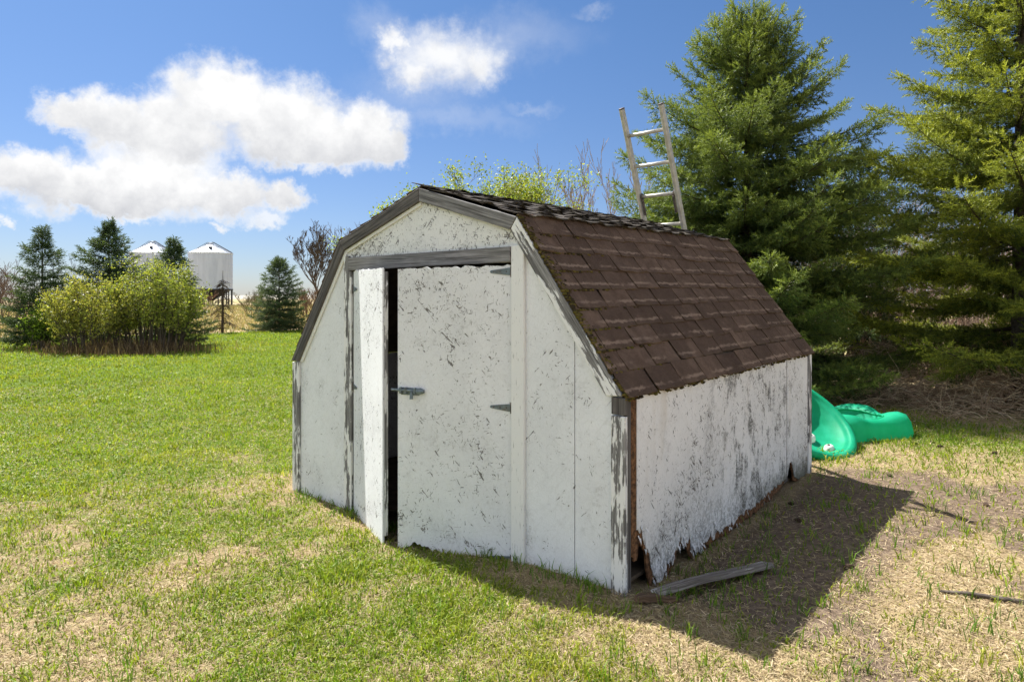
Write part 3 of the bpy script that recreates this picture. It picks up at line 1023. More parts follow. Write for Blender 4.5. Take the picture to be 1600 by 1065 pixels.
M_PLANK = mat_wood('bleached_plank', .32, (.30, .27, .24), (.09, .07, .055), (.62, .61, .58))
wob_plank('plank', gpt(.70, 3.222, .022), gpt(1.40, 3.60, .020), .085, .024, M_PLANK, 'weathered grey plank lying on bare soil beside the shed side wall', 'plank', .25, 4)
wob_plank('board_scrap', gpt(.60, 3.17, .010), gpt(.80, 3.205, .012), .060, .026, mat_wood('rotten_wood', 0, (.22, .14, .085), (.06, .035, .02)), 'short rotten brown board scrap at the shed corner, against the grey plank', 'board', .1, 9, 7)
wob_plank('board_scrap', gpt(.93, 3.42, .006), gpt(1.28, 3.645, .010), .026, .014, mat_wood('tan_split_wood', 0, (.30, .22, .14), (.10, .06, .035)), 'thin brown split strip lying behind the grey plank', 'board', .0, 12, 9)
mb = MB(); mb.tube([gpt(2.13, 3.27, .01), gpt(2.25, 3.23, .014), gpt(2.37, 3.17, .012), gpt(2.52, 3.12, .008)], [.006, .011, .012, .007], 7)
tag(mb.build('stick', M_BARK, None, True), 'crooked brown stick lying on dry grass at the right edge', 'stick')
mb = MB(); mb.tube([shed_world(.10, 3.02, .012), shed_world(.42, 3.10, .014), shed_world(.66, 3.05, .01)], [.004, .006, .003], 6)
tag(mb.build('stick', M_BARK, None, True), 'thin stick lying on the ground by the back corner of the shed', 'stick')

# ------------------------------------------------------------------ green plastic sandbox
m, t, b, out = new_mat('green_plastic')
oc = t.add('ShaderNodeTexCoord').outputs['Object']
nn = t.noise(oc, 7, 4, .6)
gcol = t.mix(t.ramp(nn, .35, .7), (.006, .38, .20), (.02, .46, .27))
gcol = t.mix(t.ramp(t.noise(oc, 40, 5, .7), .60, .75, 0, .45), gcol, (.16, .24, .15))
t.put(b, 'Base Color', gcol); t.put(b, 'Roughness', .55); t.put(b, 'Specular IOR Level', .3)
tr = t.add('ShaderNodeBsdfTranslucent'); t.put(tr, 0, (.0, .72, .34, 1))
mx = t.add('ShaderNodeMixShader'); t.put(mx, 0, .42)
t.l.new(b.outputs[0], mx.inputs[1]); t.l.new(tr.outputs[0], mx.inputs[2]); t.l.new(mx.outputs[0], out.inputs[0])
M_GREEN = m
M_EYEW = mat_plain('white_plastic', (.72, .70, .64), .5, 0, .08)
M_EYED = mat_plain('dark_plastic', (.05, .03, .025), .5, 0, .2)


def lathe(prof, n=56, wob=None):
    V = []; Fq = []
    for i in range(n):
        a_ = 2 * math.pi * i / n
        for (r_, z_) in prof:
            k_ = wob(a_, r_, z_) if wob else (1, 0)
            V.append((r_ * k_[0] * math.cos(a_), r_ * k_[0] * math.sin(a_), z_ + k_[1]))
    p_ = len(prof)
    for i in range(n):
        j = (i + 1) % n
        for q in range(p_ - 1):
            Fq.append([i * p_ + q, j * p_ + q, j * p_ + q + 1, i * p_ + q + 1])
    return np_mesh('lathe', np.array(V), np.array(Fq))


# cover: a dome lying on its back, tipped to the right, hollow side and rim towards the view
lid = empty('sandbox_shell', (2.83, 6.42, float(ground_z(2.83, 6.42))))
tag(lid, 'round green plastic sandbox cover with white eyes, tipped over behind the shed corner', 'sandbox cover')
prof = [(.0, -.19), (.12, -.19), (.25, -.18), (.36, -.15), (.44, -.10), (.49, -.045), (.505, -.022), (.520, -.020), (.535, .0), (.545, .012), (.580, .016), (.602, .008), (.612, -.012), (.614, -.045),
        (.604, -.048), (.598, -.012), (.55, -.004), (.528, -.032), (.505, -.045), (.44, -.115), (.36, -.163), (.25, -.195), (.12, -.205), (.0, -.206)]
def lidwob(a_, r_, z_):
    return (1, .012 * max(0.0, math.cos(5 * a_)) ** 3 * math.exp(-((r_ - .33) / .11) ** 2))
axis = Vector((.32, -.52, .79)).normalized()
xr = Vector((0, 0, 1)).cross(axis).normalized()        # horizontal, to the right in the view
yr = axis.cross(xr).normalized()
LM = Matrix((xr, yr, axis)).transposed().to_4x4()
LM.translation = Vector((0, 0, .345))
LM = LM @ Matrix.Scale(.93, 4)
me = lathe(prof, 72, lidwob)
sh_ = link('cover_shell', me, M_GREEN, lid, True); sh_.matrix_local = LM
for (ex_, ey_, dz) in ((.10, -.395, -.110), (.06, -.20, -.160)):
    e_ = lathe([(0, .045), (.03, .042), (.052, .028), (.062, .0), (.066, -.03)], 24)
    inn = Vector((-ex_, -ey_, .55)).normalized()
    q_ = inn.to_track_quat('Z', 'Y').to_matrix().to_4x4()
    eo = link('eye', e_, M_EYEW, lid, True); eo.matrix_local = LM @ Matrix.Translation((ex_, ey_, dz)) @ q_ @ Matrix.Diagonal((1.0, .8, .9, 1))
    po = link('pupil', lathe([(0, .012), (.016, .010), (.021, .0)], 16), M_EYED, eo, True); po.location = (.008, 0, .0395)

# basin: round tub with rounded leg lobes and a rolled rim
bas = empty('sandbox_tub', (3.62, 7.28, float(ground_z(3.62, 7.28)) - .02))
tag(bas, 'green plastic sandbox tub with rounded leg lobes lying on the grass', 'sandbox')
NA = 120
def lobe(a_):
    s_ = 0
    for c_, wd_ in ((-.52, .42), (.75, .40), (2.3, .4), (-2.0, .4)):
        dd = (a_ - c_ + math.pi) % (2 * math.pi) - math.pi
        s_ = max(s_, math.exp(-abs(dd / wd_) ** 3.2))
    return s_
prof_b = [(.0, .05), (.34, .05), (.39, .065), (.415, .10), (.425, .215), (.44, .238), (.47, .246), (.51, .242), (.545, .210), (.565, .14), (.575, .06), (.58, .0)]
LR = [0, 0, 0, 0, 0, .005, .02, .06, .10, .125, .135, .135]
LZ = [0, 0, 0, 0, .0, .02, .055, .08, .085, .06, .02, 0]
V = []; Fq = []
for i in range(NA):
    a_ = 2 * math.pi * i / NA; lb = lobe(a_)
    for q, (r_, z_) in enumerate(prof_b):
        V.append(((r_ + lb * LR[q]) * math.cos(a_), (r_ + lb * LR[q]) * math.sin(a_), z_ + lb * LZ[q]))
pb = len(prof_b)
for i in range(NA):
    j = (i + 1) % NA
    for q in range(pb - 1):
        Fq.append([i * pb + q, j * pb + q, j * pb + q + 1, i * pb + q + 1])
bo = link('tub', np_mesh('sandbox_tub', np.array(V), np.array(Fq)), M_GREEN, bas, True)
bo.rotation_euler = (math.radians(-2), math.radians(1), 0); bo.scale = (1, 1, .80)
rim = MB(); rim.tube([((.428 + .0) * math.cos(q), .428 * math.sin(q), .234 + .02 * lobe(q)) for q in np.linspace(0, 2 * math.pi, 97)], .010, 6, False)
ro = rim.build('rim', M_GREEN, bas, True); ro.rotation_euler = bo.rotation_euler; ro.scale = (1, 1, .80)

# ------------------------------------------------------------------ vegetation builders
def tubes_np(segs, k=4):
    """segs (n,8): p0 p1 r0 r1 -> verts, quads"""
    segs = np.asarray(segs, float)
    p0 = segs[:, 0:3]; p1 = segs[:, 3:6]; r0 = segs[:, 6]; r1 = segs[:, 7]
    d = p1 - p0; d /= np.maximum(np.linalg.norm(d, axis=1, keepdims=True), 1e-6)
    a = np.where(np.abs(d[:, 2:3]) < .9, np.array([[0, 0, 1.]]), np.array([[1., 0, 0]]))
    x = np.cross(d, a); x /= np.maximum(np.linalg.norm(x, axis=1, keepdims=True), 1e-6); y = np.cross(d, x)
    n = len(segs); V = np.zeros((n, 2, k, 3))
    for j in range(k):
        o = math.cos(2 * math.pi * j / k) * x + math.sin(2 * math.pi * j / k) * y
        V[:, 0, j] = p0 + o * r0[:, None]; V[:, 1, j] = p1 + o * r1[:, None]
    bs = np.arange(n)[:, None] * 2 * k; j = np.arange(k)[None]
    Fq = np.stack([bs + j, bs + (j + 1) % k, bs + k + (j + 1) % k, bs + k + j], -1).reshape(-1, 4)
    return V.reshape(-1, 3), Fq


def shoots_np(pos, dr, ln, col, needles=10, seed=1, nl=.26, nw=.055, axis_w=.02):
    """bottle-brush shoots: needles as slim triangles round an axis"""
    r = np.random.default_rng(seed)
    n = len(pos)
    a = np.where(np.abs(dr[:, 2:3]) < .9, np.array([[0, 0, 1.]]), np.array([[1., 0, 0]]))
    x = np.cross(dr, a); x /= np.linalg.norm(x, axis=1, keepdims=True); y = np.cross(dr, x)
    V = np.zeros((n, needles, 3, 3)); C = np.zeros((n, needles, 3, 3))
    for k in range(needles):
        s = (k + .3) / needles + r.uniform(-.03, .03, n)
        th = k * 2.4 + r.uniform(-.5, .5, n)
        o = np.cos(th)[:, None] * x + np.sin(th)[:, None] * y
        tn = -np.sin(th)[:, None] * x + np.cos(th)[:, None] * y
        fw = .55 + .5 * s
        base = pos + dr * (s * ln)[:, None]
        L = (nl * ln * r.uniform(.8, 1.2, n) * (1.1 - .35 * s))[:, None]
        tip = base + (o * .8 + dr * fw[:, None]) * L
        wv = (dr * .75 + tn * .65) * (nw * ln)[:, None]
        V[:, k, 0] = base - wv; V[:, k, 1] = base + wv; V[:, k, 2] = tip
        cv = col * r.uniform(.78, 1.25, (n, 1))
        C[:, k, 0] = cv * .85; C[:, k, 1] = cv * .85; C[:, k, 2] = cv * 1.12
    Fq = np.arange(n * needles * 3).reshape(-1, 3)
    return V.reshape(-1, 3), Fq, C.reshape(-1, 3)


def bough_mesh(L, r, seed, tint, tip, fine):
    """one spruce bough along +x, plump with shoots; fine: (node, shoot spacing, shoot length, needles, needle length, needle width)"""
    node, sh_sp, sh_len, needles, nl, nw = fine
    pos = []; dr = []; ln = []; cl = []; segs = []
    Z = Vector((0, 0, 1)); sd = Vector((0, 1, 0))
    def shoot(p, d, l, fresh_lit):  # new growth plus painted light: outer shoots bright, inner and hanging ones dark
        pos.append(tuple(p)); dr.append(tuple(d)); ln.append(l)
        f = min(1, max(0, fresh_lit + r.uniform(-.25, .25)))
        cl.append(tint * (1 - f) + tip * f)
    n = max(3, int(L / node)); prev = Vector((0, 0, 0)); wob = r.uniform(0, 6)
    for i in range(1, n + 1):
        u = i / n; s = L * u
        p = Vector((s, .05 * L * math.sin(u * 3 + wob) * .6, -.10 * s * (1 - u) * L * .8 + .10 * L * u ** 3))
        rr = .014 * (1 - u) * min(1.5, L / 1.3) + .003
        segs.append((*prev, *p, rr + .002, rr)); fd = (p - prev).normalized()
        if u > .10 or L < .6:
            ll = min(.60, (.36 * (L - s) + .10) * r.uniform(.65, 1.25)) * (.55 if u < .28 and L > .8 else 1)
            for sg in (-1, 1):
                if r.random() < .05: continue
                ld_ = (fd * .70 + sd * sg * .80 + Z * r.uniform(-.32, .10)).normalized()
                m_ = max(1, int(ll / sh_sp)); segs.append((*p, *(p + ld_ * ll), .0045, .002))
                for w_ in range(m_):
                    v_ = (w_ + .5) / m_; bp = p + ld_ * ll * v_ - Z * .04 * v_ * v_
                    for s2 in (-1, 1):
                        shoot(bp, (ld_ * .80 + fd * .55 * s2 + Z * r.uniform(-.35, .35)).normalized(), sh_len * r.uniform(.7, 1.15), .15 + .65 * u * (.4 + .6 * v_))
                    shoot(bp, (ld_ * .7 + fd * r.uniform(-.3, .5) + Z * r.uniform(.35, .9)).normalized(), sh_len * r.uniform(.6, 1.0), .25 + .6 * u * v_)
                    if r.random() < .55:
                        shoot(bp, (ld_ * .6 + fd * r.uniform(-.3, .5) - Z * r.uniform(.6, 1.2)).normalized(), sh_len * r.uniform(.7, 1.1), .05 + .3 * u)
                shoot(p + ld_ * (ll - .03), ld_, sh_len * r.uniform(.8, 1.2), .35 + .5 * u)
        if u > .2:
            shoot(p, (fd + Z * r.uniform(.1, .8) + sd * r.uniform(-.5, .5)).normalized(), sh_len * r.uniform(.8, 1.2), .3 + .4 * u)
        prev = p
    shoot(prev, fd, sh_len * 1.25, .9); shoot(prev, (fd + Z * .4).normalized(), sh_len, .9)
    V, Fq, C = shoots_np(np.array(pos), np.array(dr), np.array(ln), np.array(cl), needles, seed, nl, nw)
    V2, F2 = tubes_np(segs, 3)
    me = np_mesh('bough', np.concatenate([V, V2]), [Fq, F2 + len(V)], np.concatenate([C, np.tile((.075, .058, .042), (len(V2), 1))]))
    me.materials.append(M_NEEDLE)
    return me


NEARF = (.115, .080, .155, 16, .26, .053)
FARF = (.15, .115, .18, 10, .29, .072)


def spruce(name, label, X, Y, H, prof, seed, group=None, whorl=.22, per=6, fine=NEARF, tint=(.062, .098, .030), tip=(.125, .165, .038),
           top_up=.9, zlow=.25, trunk_r=.11, sparse=0.0, nvar=3, low_drop=.28):
    r = random.Random(seed)
    e = tag(empty(name, (X, Y, float(ground_z(X, Y)))), label, 'tree', group)
    fr = [p[0] for p in prof]; rd_ = [p[1] for p in prof]
    tint = np.array(tint); tip = np.array(tip)
    classes = [.32, .55, .85, 1.25, 1.75, 2.3]
    lib = {}
    z = zlow; count = 0
    while z < H - .10:
        tt = 1 - z / H
        Rz = float(np.interp(tt, fr, rd_))
        nb = max(4, int(per * (0.7 + .3 * min(1, Rz))))
        az0 = r.uniform(0, 6.28)
        for q in range(nb):
            if r.random() < sparse: continue
            a_ = az0 + q * 2 * math.pi / nb + r.uniform(-.3, .3)
            L = max(.18, Rz * (r.uniform(.55, .92) if r.random() < .5 else r.uniform(.88, 1.12)))
            k = min(range(len(classes)), key=lambda c: abs(math.log(classes[c] / L)))
            key = (k, r.randrange(nvar))
            if key not in lib:
                lib[key] = bough_mesh(classes[k], r, seed * 50 + key[0] * 7 + key[1], tint, tip, fine)
            inc = top_up * max(0, 1 - tt * 2.6) + .14 - low_drop * tt + r.uniform(-.10, .10)
            o = bpy.data.objects.new('bough', lib[key]); COL.objects.link(o); o.parent = e
            o.location = (0, 0, z + r.uniform(-.10, .10) * min(1, whorl / .2))
            o.rotation_euler = (r.uniform(-.25, .25), -math.atan(inc), a_)
            sc_ = L / classes[k]
            o.scale = (sc_, min(1.15, max(.85, sc_)) * r.choice((-1, 1)), min(1.15, max(.85, sc_)))
            count += 1
        z += whorl * r.uniform(.8, 1.2) * (.55 + .45 * min(1, tt * 2.5))
    # leader shoots at the tip
    ps = []; ds = []; ls = []
    for i in range(16):
        a_ = i * 2.4; ps.append((0, 0, H - .6 + .042 * i)); ds.append(tuple(Vector((math.cos(a_) * .6, math.sin(a_) * .6, .75)).normalized())); ls.append(fine[2] * 1.3 * (1.05 - i * .03))
    ps.append((0, 0, H - .2)); ds.append((.03, 0, 1.0)); ls.append(.24)
    V, Fq, C = shoots_np(np.array(ps), np.array(ds), np.array(ls), np.tile(tint * .4 + tip * .6, (len(ps), 1)), fine[3], seed, fine[4], fine[5])
    link('leader', np_mesh('leader', V, Fq, C), M_NEEDLE, e)
    MB().tube([(0, 0, -.1), (0, 0, .15), (0.01, 0, H * .33), (0, .01, H * .66), (0, 0, H)], [trunk_r * 1.35, trunk_r, trunk_r * .75, trunk_r * .4, .006], 10).build('trunk', M_BARK, e, True)
    print(label, count, sum(len(m_.polygons) for m_ in lib.values()))


def bare_tree_segs(r, H, spread, trunk_r, levels, kids, stems=1, up=.35, start=.25, len_f=.62):
    segs = []; tips = []
    def grow(p, d, L, rad, lev):
        n = 4 if lev < levels else 3
        prev = p; dd = d.copy()
        nodes = []
        for i in range(n):
            dd = (dd + Vector((r.uniform(-.16, .16), r.uniform(-.16, .16), r.uniform(-.06, .10) + up * .12))).normalized()
            q = prev + dd * L / n
            r0 = rad * (1 - .55 * i / n); r1 = rad * (1 - .55 * (i + 1) / n)
            segs.append((*prev, *q, r0, r1)); nodes.append((q, dd.copy(), r1)); prev = q
        if lev >= levels:
            tips.append((prev, dd.copy())); tips.append((nodes[1][0], dd.copy()))
            return
        for k_ in range(kids):
            u = r.uniform(start, 1.0) if k_ else 1.0
            q, d0, rr = nodes[min(n - 1, int(u * n))]
            a_ = r.uniform(0, 6.28)
            side = Vector((math.cos(a_), math.sin(a_), r.uniform(-.2, .4)))
            nd = (d0 * 1.0 + side * spread * r.uniform(.6, 1.2) + Vector((0, 0, up))).normalized()
            grow(q, nd, L * len_f * r.uniform(.7, 1.15), rr * .72, lev + 1)
    for s in range(stems):
        a_ = r.uniform(0, 6.28); tl = .0 if stems == 1 else r.uniform(.15, .5)
        grow(Vector((.15 * math.cos(a_) * (stems > 1), .15 * math.sin(a_) * (stems > 1), -.1)), Vector((math.cos(a_) * tl, math.sin(a_) * tl, 1)).normalized(), H * .40 * r.uniform(.85, 1.1), trunk_r * r.uniform(.7, 1), 1)
    return segs, tips


def leaves_np(centers, n_per, spread, size, cols, seed, jitter=.35):
    r = np.random.default_rng(seed)
    c = np.repeat(np.asarray(centers), n_per, 0)
    n = len(c)
    p = c + r.normal(0, spread, (n, 3))
    d = r.normal(0, 1, (n, 3)); d[:, 2] += .5; d /= np.linalg.norm(d, axis=1, keepdims=True)
    q = r.normal(0, 1, (n, 3)); q -= d * (q * d).sum(1, keepdims=True); q /= np.linalg.norm(q, axis=1, keepdims=True)
    L = (size * r.uniform(.6, 1.25, n))[:, None]
    V = np.stack([p, p + d * L * .5 + q * L * .30, p + d * L, p + d * L * .5 - q * L * .30], 1)
    cc = np.asarray(cols)[r.integers(0, len(cols), n)] * r.uniform(1 - jitter, 1 + jitter, (n, 1))
    return V.reshape(-1, 3), np.arange(n * 4).reshape(-1, 4), np.repeat(cc, 4, 0)


def bare_tree(name, label, X, Y, H, seed, cat='tree', spread=.75, trunk_r=.10, levels=5, kids=3, stems=1, up=.3, col=(.13, .105, .085),
              leaves=None, len_f=.62, group=None, start=.25, zoff=0.0, min_r=.004):
    r = random.Random(seed)
    e = tag(empty(name, (X, Y, float(ground_z(X, Y)) + zoff)), label, cat, group)
    segs, tips = bare_tree_segs(r, H, spread, trunk_r, levels, kids, stems, up, start, len_f)
    sg = np.array(segs)
    top = sg[:, [2, 5]].max(); k_ = H / top
    sg[:, :6] *= k_
    sg[:, 6:] = np.maximum(sg[:, 6:], min_r)
    V, Fq = tubes_np(sg, 3)
    cv = np.tile(np.array(col), (len(V), 1)) * np.random.default_rng(seed).uniform(.7, 1.3, (len(V), 1))
    link('trunk_and_branches', np_mesh('limbs', V, Fq, cv), M_TWIG, e)
    if leaves:
        n_per, sp_, sz, cols = leaves
        V, Fq, C = leaves_np(np.array([tuple(p * k_) for p, _ in tips]), n_per, sp_, sz, cols, seed)
        link('crown', np_mesh('crown', V, Fq, C), M_LEAF, e)
    return e


# ------------------------------------------------------------------ big spruces on the right
T1_PROF = [(0, .12), (.04, .40), (.10, .68), (.19, 1.05), (.28, 1.50), (.36, 1.75), (.5, 2.15), (.8, 2.4), (1, 2.2)]
spruce('spruce_tree', 'large dark spruce rising behind the shed and the ladder', 3.72, 10.4, 5.85, T1_PROF, 5, 'spruces behind the shed',
       whorl=.225, per=9, tint=(.058, .100, .036), tip=(.27, .325, .064), low_drop=.34, zlow=.42)
T2_PROF = [(0, .05), (.1, .45), (.3, 1.1), (.45, 1.55), (.55, 1.75), (.65, 2.25), (.8, 2.45), (1, 2.3)]
spruce('spruce_tree', 'tall yellow-green spruce cut off by the right edge of the photo', 7.15, 9.2, 8.4, T2_PROF, 23, 'spruces behind the shed',
       whorl=.36, per=9, sparse=.06, tint=(.078, .118, .029), tip=(.41, .44, .055), top_up=.6, trunk_r=.15, low_drop=.22, zlow=.75)
T3_PROF = [(0, .04), (.12, .35), (.4, .8), (.7, 1.1), (1, 1.3)]
spruce('spruce_tree', 'dark small-topped spruce standing between the two large spruces', 7.0, 13.2, 4.4, T3_PROF, 31, 'spruces behind the shed',
       whorl=.24, per=7, fine=FARF, tint=(.045, .08, .042), tip=(.10, .14, .055))

# ------------------------------------------------------------------ trees on the left lawn edge
FAR = dict(whorl=.175, per=8, fine=FARF, trunk_r=.06, nvar=2)
spruce('spruce_tree', 'slim spruce at the far left, beside the yellow-green shrubs', -14.45, 20.2, 3.65, [(0, .02), (.06, .10), (.15, .24), (.4, .62), (.75, 1.05), (1, 1.2)], 41, 'small spruces along the lawn',
       tint=(.042, .076, .036), tip=(.10, .14, .048), sparse=.14, **FAR)
spruce('spruce_tree', 'broad-branched spruce rising behind the shrubs, left of the bins', at(170, 22.5), 22.5, 4.15, [(0, .02), (.06, .12), (.12, .27), (.3, .8), (.5, 1.35), (1, 1.5)], 43, 'small spruces along the lawn',
       tint=(.042, .076, .036), tip=(.10, .14, .048), sparse=.14, **FAR)
spruce('spruce_tree', 'narrow spruce peeking over the shrubs between the two bins', at(272, 20.8), 20.8, 3.4, [(0, .02), (.06, .10), (.15, .22), (.35, .55), (.7, 1.0), (1, 1.05)], 47, 'small spruces along the lawn',
       tint=(.042, .076, .036), tip=(.10, .14, .048), sparse=.14, **FAR)
spruce('spruce_tree', 'lone round spruce standing at the lawn edge left of the shed', at(436, 30.2), 30.2, 3.35, [(0, .03), (.08, .22), (.15, .42), (.35, .82), (.7, 1.2), (1, 1.35)], 53, 'small spruces along the lawn',
       tint=(.048, .084, .044), tip=(.11, .15, .06), **FAR)
# dead spruce
r = random.Random(77); segs = []; Hd = 2.7
segs += [(0, 0, -.1, .02, 0, 1.2, .075, .05), (.02, 0, 1.2, 0, .02, Hd, .05, .008)]
for i in range(150):
    zz = r.uniform(.15, 2.3); a_ = r.uniform(0, 6.28); L = (1 - zz / Hd) * r.uniform(.4, 1.05) * .8 + .08
    p = Vector((0, 0, zz)); d = Vector((math.cos(a_), math.sin(a_), r.uniform(-.1, .2)))
    for q in range(3):
        d2 = (d + Vector((r.uniform(-.2, .2), r.uniform(-.2, .2), -.35 * q))).normalized()
        p2 = p + d2 * L / 3; segs.append((*p, *p2, .012 - .003 * q, .009 - .003 * q))
        for _ in range(2):
            d3 = (d2 + Vector((r.uniform(-.8, .8), r.uniform(-.8, .8), -.5))).normalized(); segs.append((*p2, *(p2 + d3 * .16), .006, .004))
        p = p2
ed = tag(empty('dead_tree', (at(348, 28.4), 28.4, float(ground_z(at(348, 28.4), 28.4)))), 'thin dead brown conifer standing in front of the right bin', 'tree')
V, Fq = tubes_np(segs, 3)
link('trunk_and_branches', np_mesh('limbs', V, Fq, np.tile((.085, .06, .045), (len(V), 1))), M_TWIG, ed)

# shrubs on the left lawn
def shrub(name, label, X, Y, H, wid, dep, seed, cols, nst=46, leaf_n=9, lsz=.066, skirt=True, group=None):
    r = random.Random(seed)
    e = tag(empty(name, (X, Y, float(ground_z(X, Y)))), label, 'shrub', group)
    segs = []; cen = []
    for i in range(nst):
        a_ = r.uniform(0, 6.28); q = math.sqrt(r.random())
        bx, by = math.cos(a_) * q * wid * .30, math.sin(a_) * q * dep * .30
        tx, ty = math.cos(a_) * q * wid * .50 + r.uniform(-.15, .15), math.sin(a_) * q * dep * .5 + r.uniform(-.15, .15)
        hh = H * (1 - .42 * q ** 2.5) * r.uniform(.80, 1.06)
        p = Vector((bx, by, -.05)); n = 7
        for k in range(1, n + 1):
            u = k / n
            p2 = Vector((bx + (tx - bx) * u ** 1.4 + r.uniform(-.04, .04), by + (ty - by) * u ** 1.4 + r.uniform(-.04, .04), hh * u))
            segs.append((*p, *p2, .020 * (1 - u) + .006, .020 * (1 - u) + .004))
            if u > .34:
                for _ in range(3):
                    d = Vector((r.uniform(-1, 1), r.uniform(-1, 1), r.uniform(-.1, .9))).normalized() * r.uniform(.12, .34)
                    segs.append((*p2, *(p2 + d), .006, .004)); cen.append(p2 + d); cen.append(p2 + d * .6)
            p = p2
        cen.append(p)
    V, Fq = tubes_np(segs, 3)
    link('stems', np_mesh('stems', V, Fq, np.tile((.10, .08, .06), (len(V), 1)) * np.random.default_rng(seed).uniform(.6, 1.4, (len(V), 1))), M_TWIG, e)
    V, Fq, C = leaves_np(np.array([tuple(c) for c in cen]), leaf_n, .075, lsz, cols, seed)
    link('crown', np_mesh('crown', V, Fq, C), M_LEAF, e)
    return e


YG = [(.27, .285, .06), (.32, .33, .08), (.21, .24, .055), (.29, .27, .065), (.34, .31, .07)]
LG = [(.22, .27, .05), (.27, .32, .06), (.17, .21, .045), (.30, .31, .06), (.36, .37, .09)]
shrub('leafing_shrub', 'yellow-olive spring shrub, left half of the big clump on the lawn', at(150, 18.6), 18.6, 1.95, 2.7, 2.2, 3, YG, nst=48)
shrub('leafing_shrub', 'lime green leafy shrub, taller right half of the clump on the lawn', at(240, 18.9), 18.9, 2.45, 2.7, 2.2, 8, LG, nst=58)
shrub('leafing_shrub', 'small bright green bush at the foot of the slim left spruce', at(62, 19.4), 19.4, 1.35, .75, .7, 14, [(.20, .30, .03), (.26, .36, .05)], nst=12, lsz=.07)
# a skirt of dead weeds round the clump
n = 3000
wx = at(196, 18.5) + rng.normal(0, 1.05, n); wy = 18.45 + rng.normal(0, .62, n)


def blades(X, Y, h, wd, lean, cols, seed, z=None, two=True):
    """upright blades; cols (n,3)"""
    r = np.random.default_rng(seed); n = len(X)
    z = ground_z(X, Y) if z is None else z
    a = r.uniform(0, 2 * np.pi, n); la = r.uniform(0, 2 * np.pi, n)
    b0 = np.stack([X, Y, z - .006], 1)
    wv = np.stack([np.cos(a), np.sin(a), np.zeros(n)], 1) * (wd * .5)[:, None]
    lv = np.stack([np.cos(la), np.sin(la), np.zeros(n)], 1)
    ln = (lean * r.uniform(.2, 1.0, n))[:, None]
    up = np.array([[0, 0, 1.]])
    hh = h[:, None]
    m1 = b0 + up * hh * .55 + lv * hh * ln * .35
    tp = b0 + up * hh * (1 - .35 * ln) + lv * hh * ln
    V = np.stack([b0 - wv, b0 + wv, m1 + wv * .8, m1 - wv * .8, tp], 1)
    k = np.arange(n)[:, None] * 5
    Fq = k + np.array([[0, 1, 2, 3]]); Ft = k + np.array([[3, 2, 4]])
    C = np.repeat(cols, 5, 0)
    return V.reshape(-1, 3), [Fq, Ft], C


def pick(cols, n, seed, jit=.25):
    r = np.random.default_rng(seed); c = np.asarray(cols)
    return c[r.integers(0, len(c), n)] * r.uniform(1 - jit, 1 + jit, (n, 1))


V, Fq, C = blades(wx, wy, rng.uniform(.08, .62, n) * (.25 + 1.1 * fbm(wx * 2.2, wy * 2.2, 3)), np.full(n, .016), np.full(n, .7), pick([(.20, .13, .07), (.14, .09, .05), (.30, .22, .12), (.10, .07, .045)], n, 5), 6)
tag(link('dry_weeds', np_mesh('dry_weeds', V, Fq, C), M_STRAW), 'brown dead weeds round the foot of the yellow-green shrubs', 'weeds', kind='stuff')

# ------------------------------------------------------------------ bare and leafing trees further back
bare_tree('bare_tree', 'bare dark forked tree at the left slope of the shed roof', at(508, 62), 62, 8.8, 101, spread=.8, trunk_r=.20, levels=6, kids=4, stems=3, up=.32, col=(.10, .08, .065), min_r=.016)
bare_tree('bare_tree', 'bare greyish tree just behind the dark forked one', at(530, 74), 74, 9.8, 107, spread=.7, trunk_r=.2, levels=5, kids=4, stems=3, up=.3, col=(.16, .13, .115), min_r=.018)
bare_tree('bare_tree', 'thin bare sapling behind the slim spruce on the far left', at(104, 24), 24, 3.1, 113, spread=.6, trunk_r=.05, levels=4, kids=4, up=.4, col=(.10, .075, .06), min_r=.005)
bare_tree('bare_tree', 'pale bare tree with long twigs behind the ladder', at(955, 27), 27, 8.3, 127, spread=.55, trunk_r=.09, levels=5, kids=4, stems=2, up=.45, col=(.36, .28, .21), min_r=.010)
bare_tree('bare_tree', 'bare twiggy tree left of the ladder, above the roof ridge', at(890, 30), 30, 8.9, 131, spread=.6, trunk_r=.08, levels=5, kids=4, stems=2, up=.42, col=(.32, .26, .20), min_r=.010)
TL = [(.22, .29, .05), (.28, .34, .06), (.17, .23, .04), (.33, .34, .06)]
bare_tree('leafing_tree', 'young-leaved tree showing above the shed roof ridge, left one', at(672, 24), 24, 6.4, 139, spread=1.25, trunk_r=.09, levels=5, kids=4, stems=5, up=.12, col=(.17, .14, .10), leaves=(10, .17, .10, TL), min_r=.007)
bare_tree('leafing_tree', 'young-leaved tree showing above the shed roof ridge, right one', at(760, 25), 25, 6.6, 149, spread=1.15, trunk_r=.08, levels=5, kids=4, stems=5, up=.15, col=(.17, .14, .10), leaves=(10, .17, .10, TL), min_r=.007)
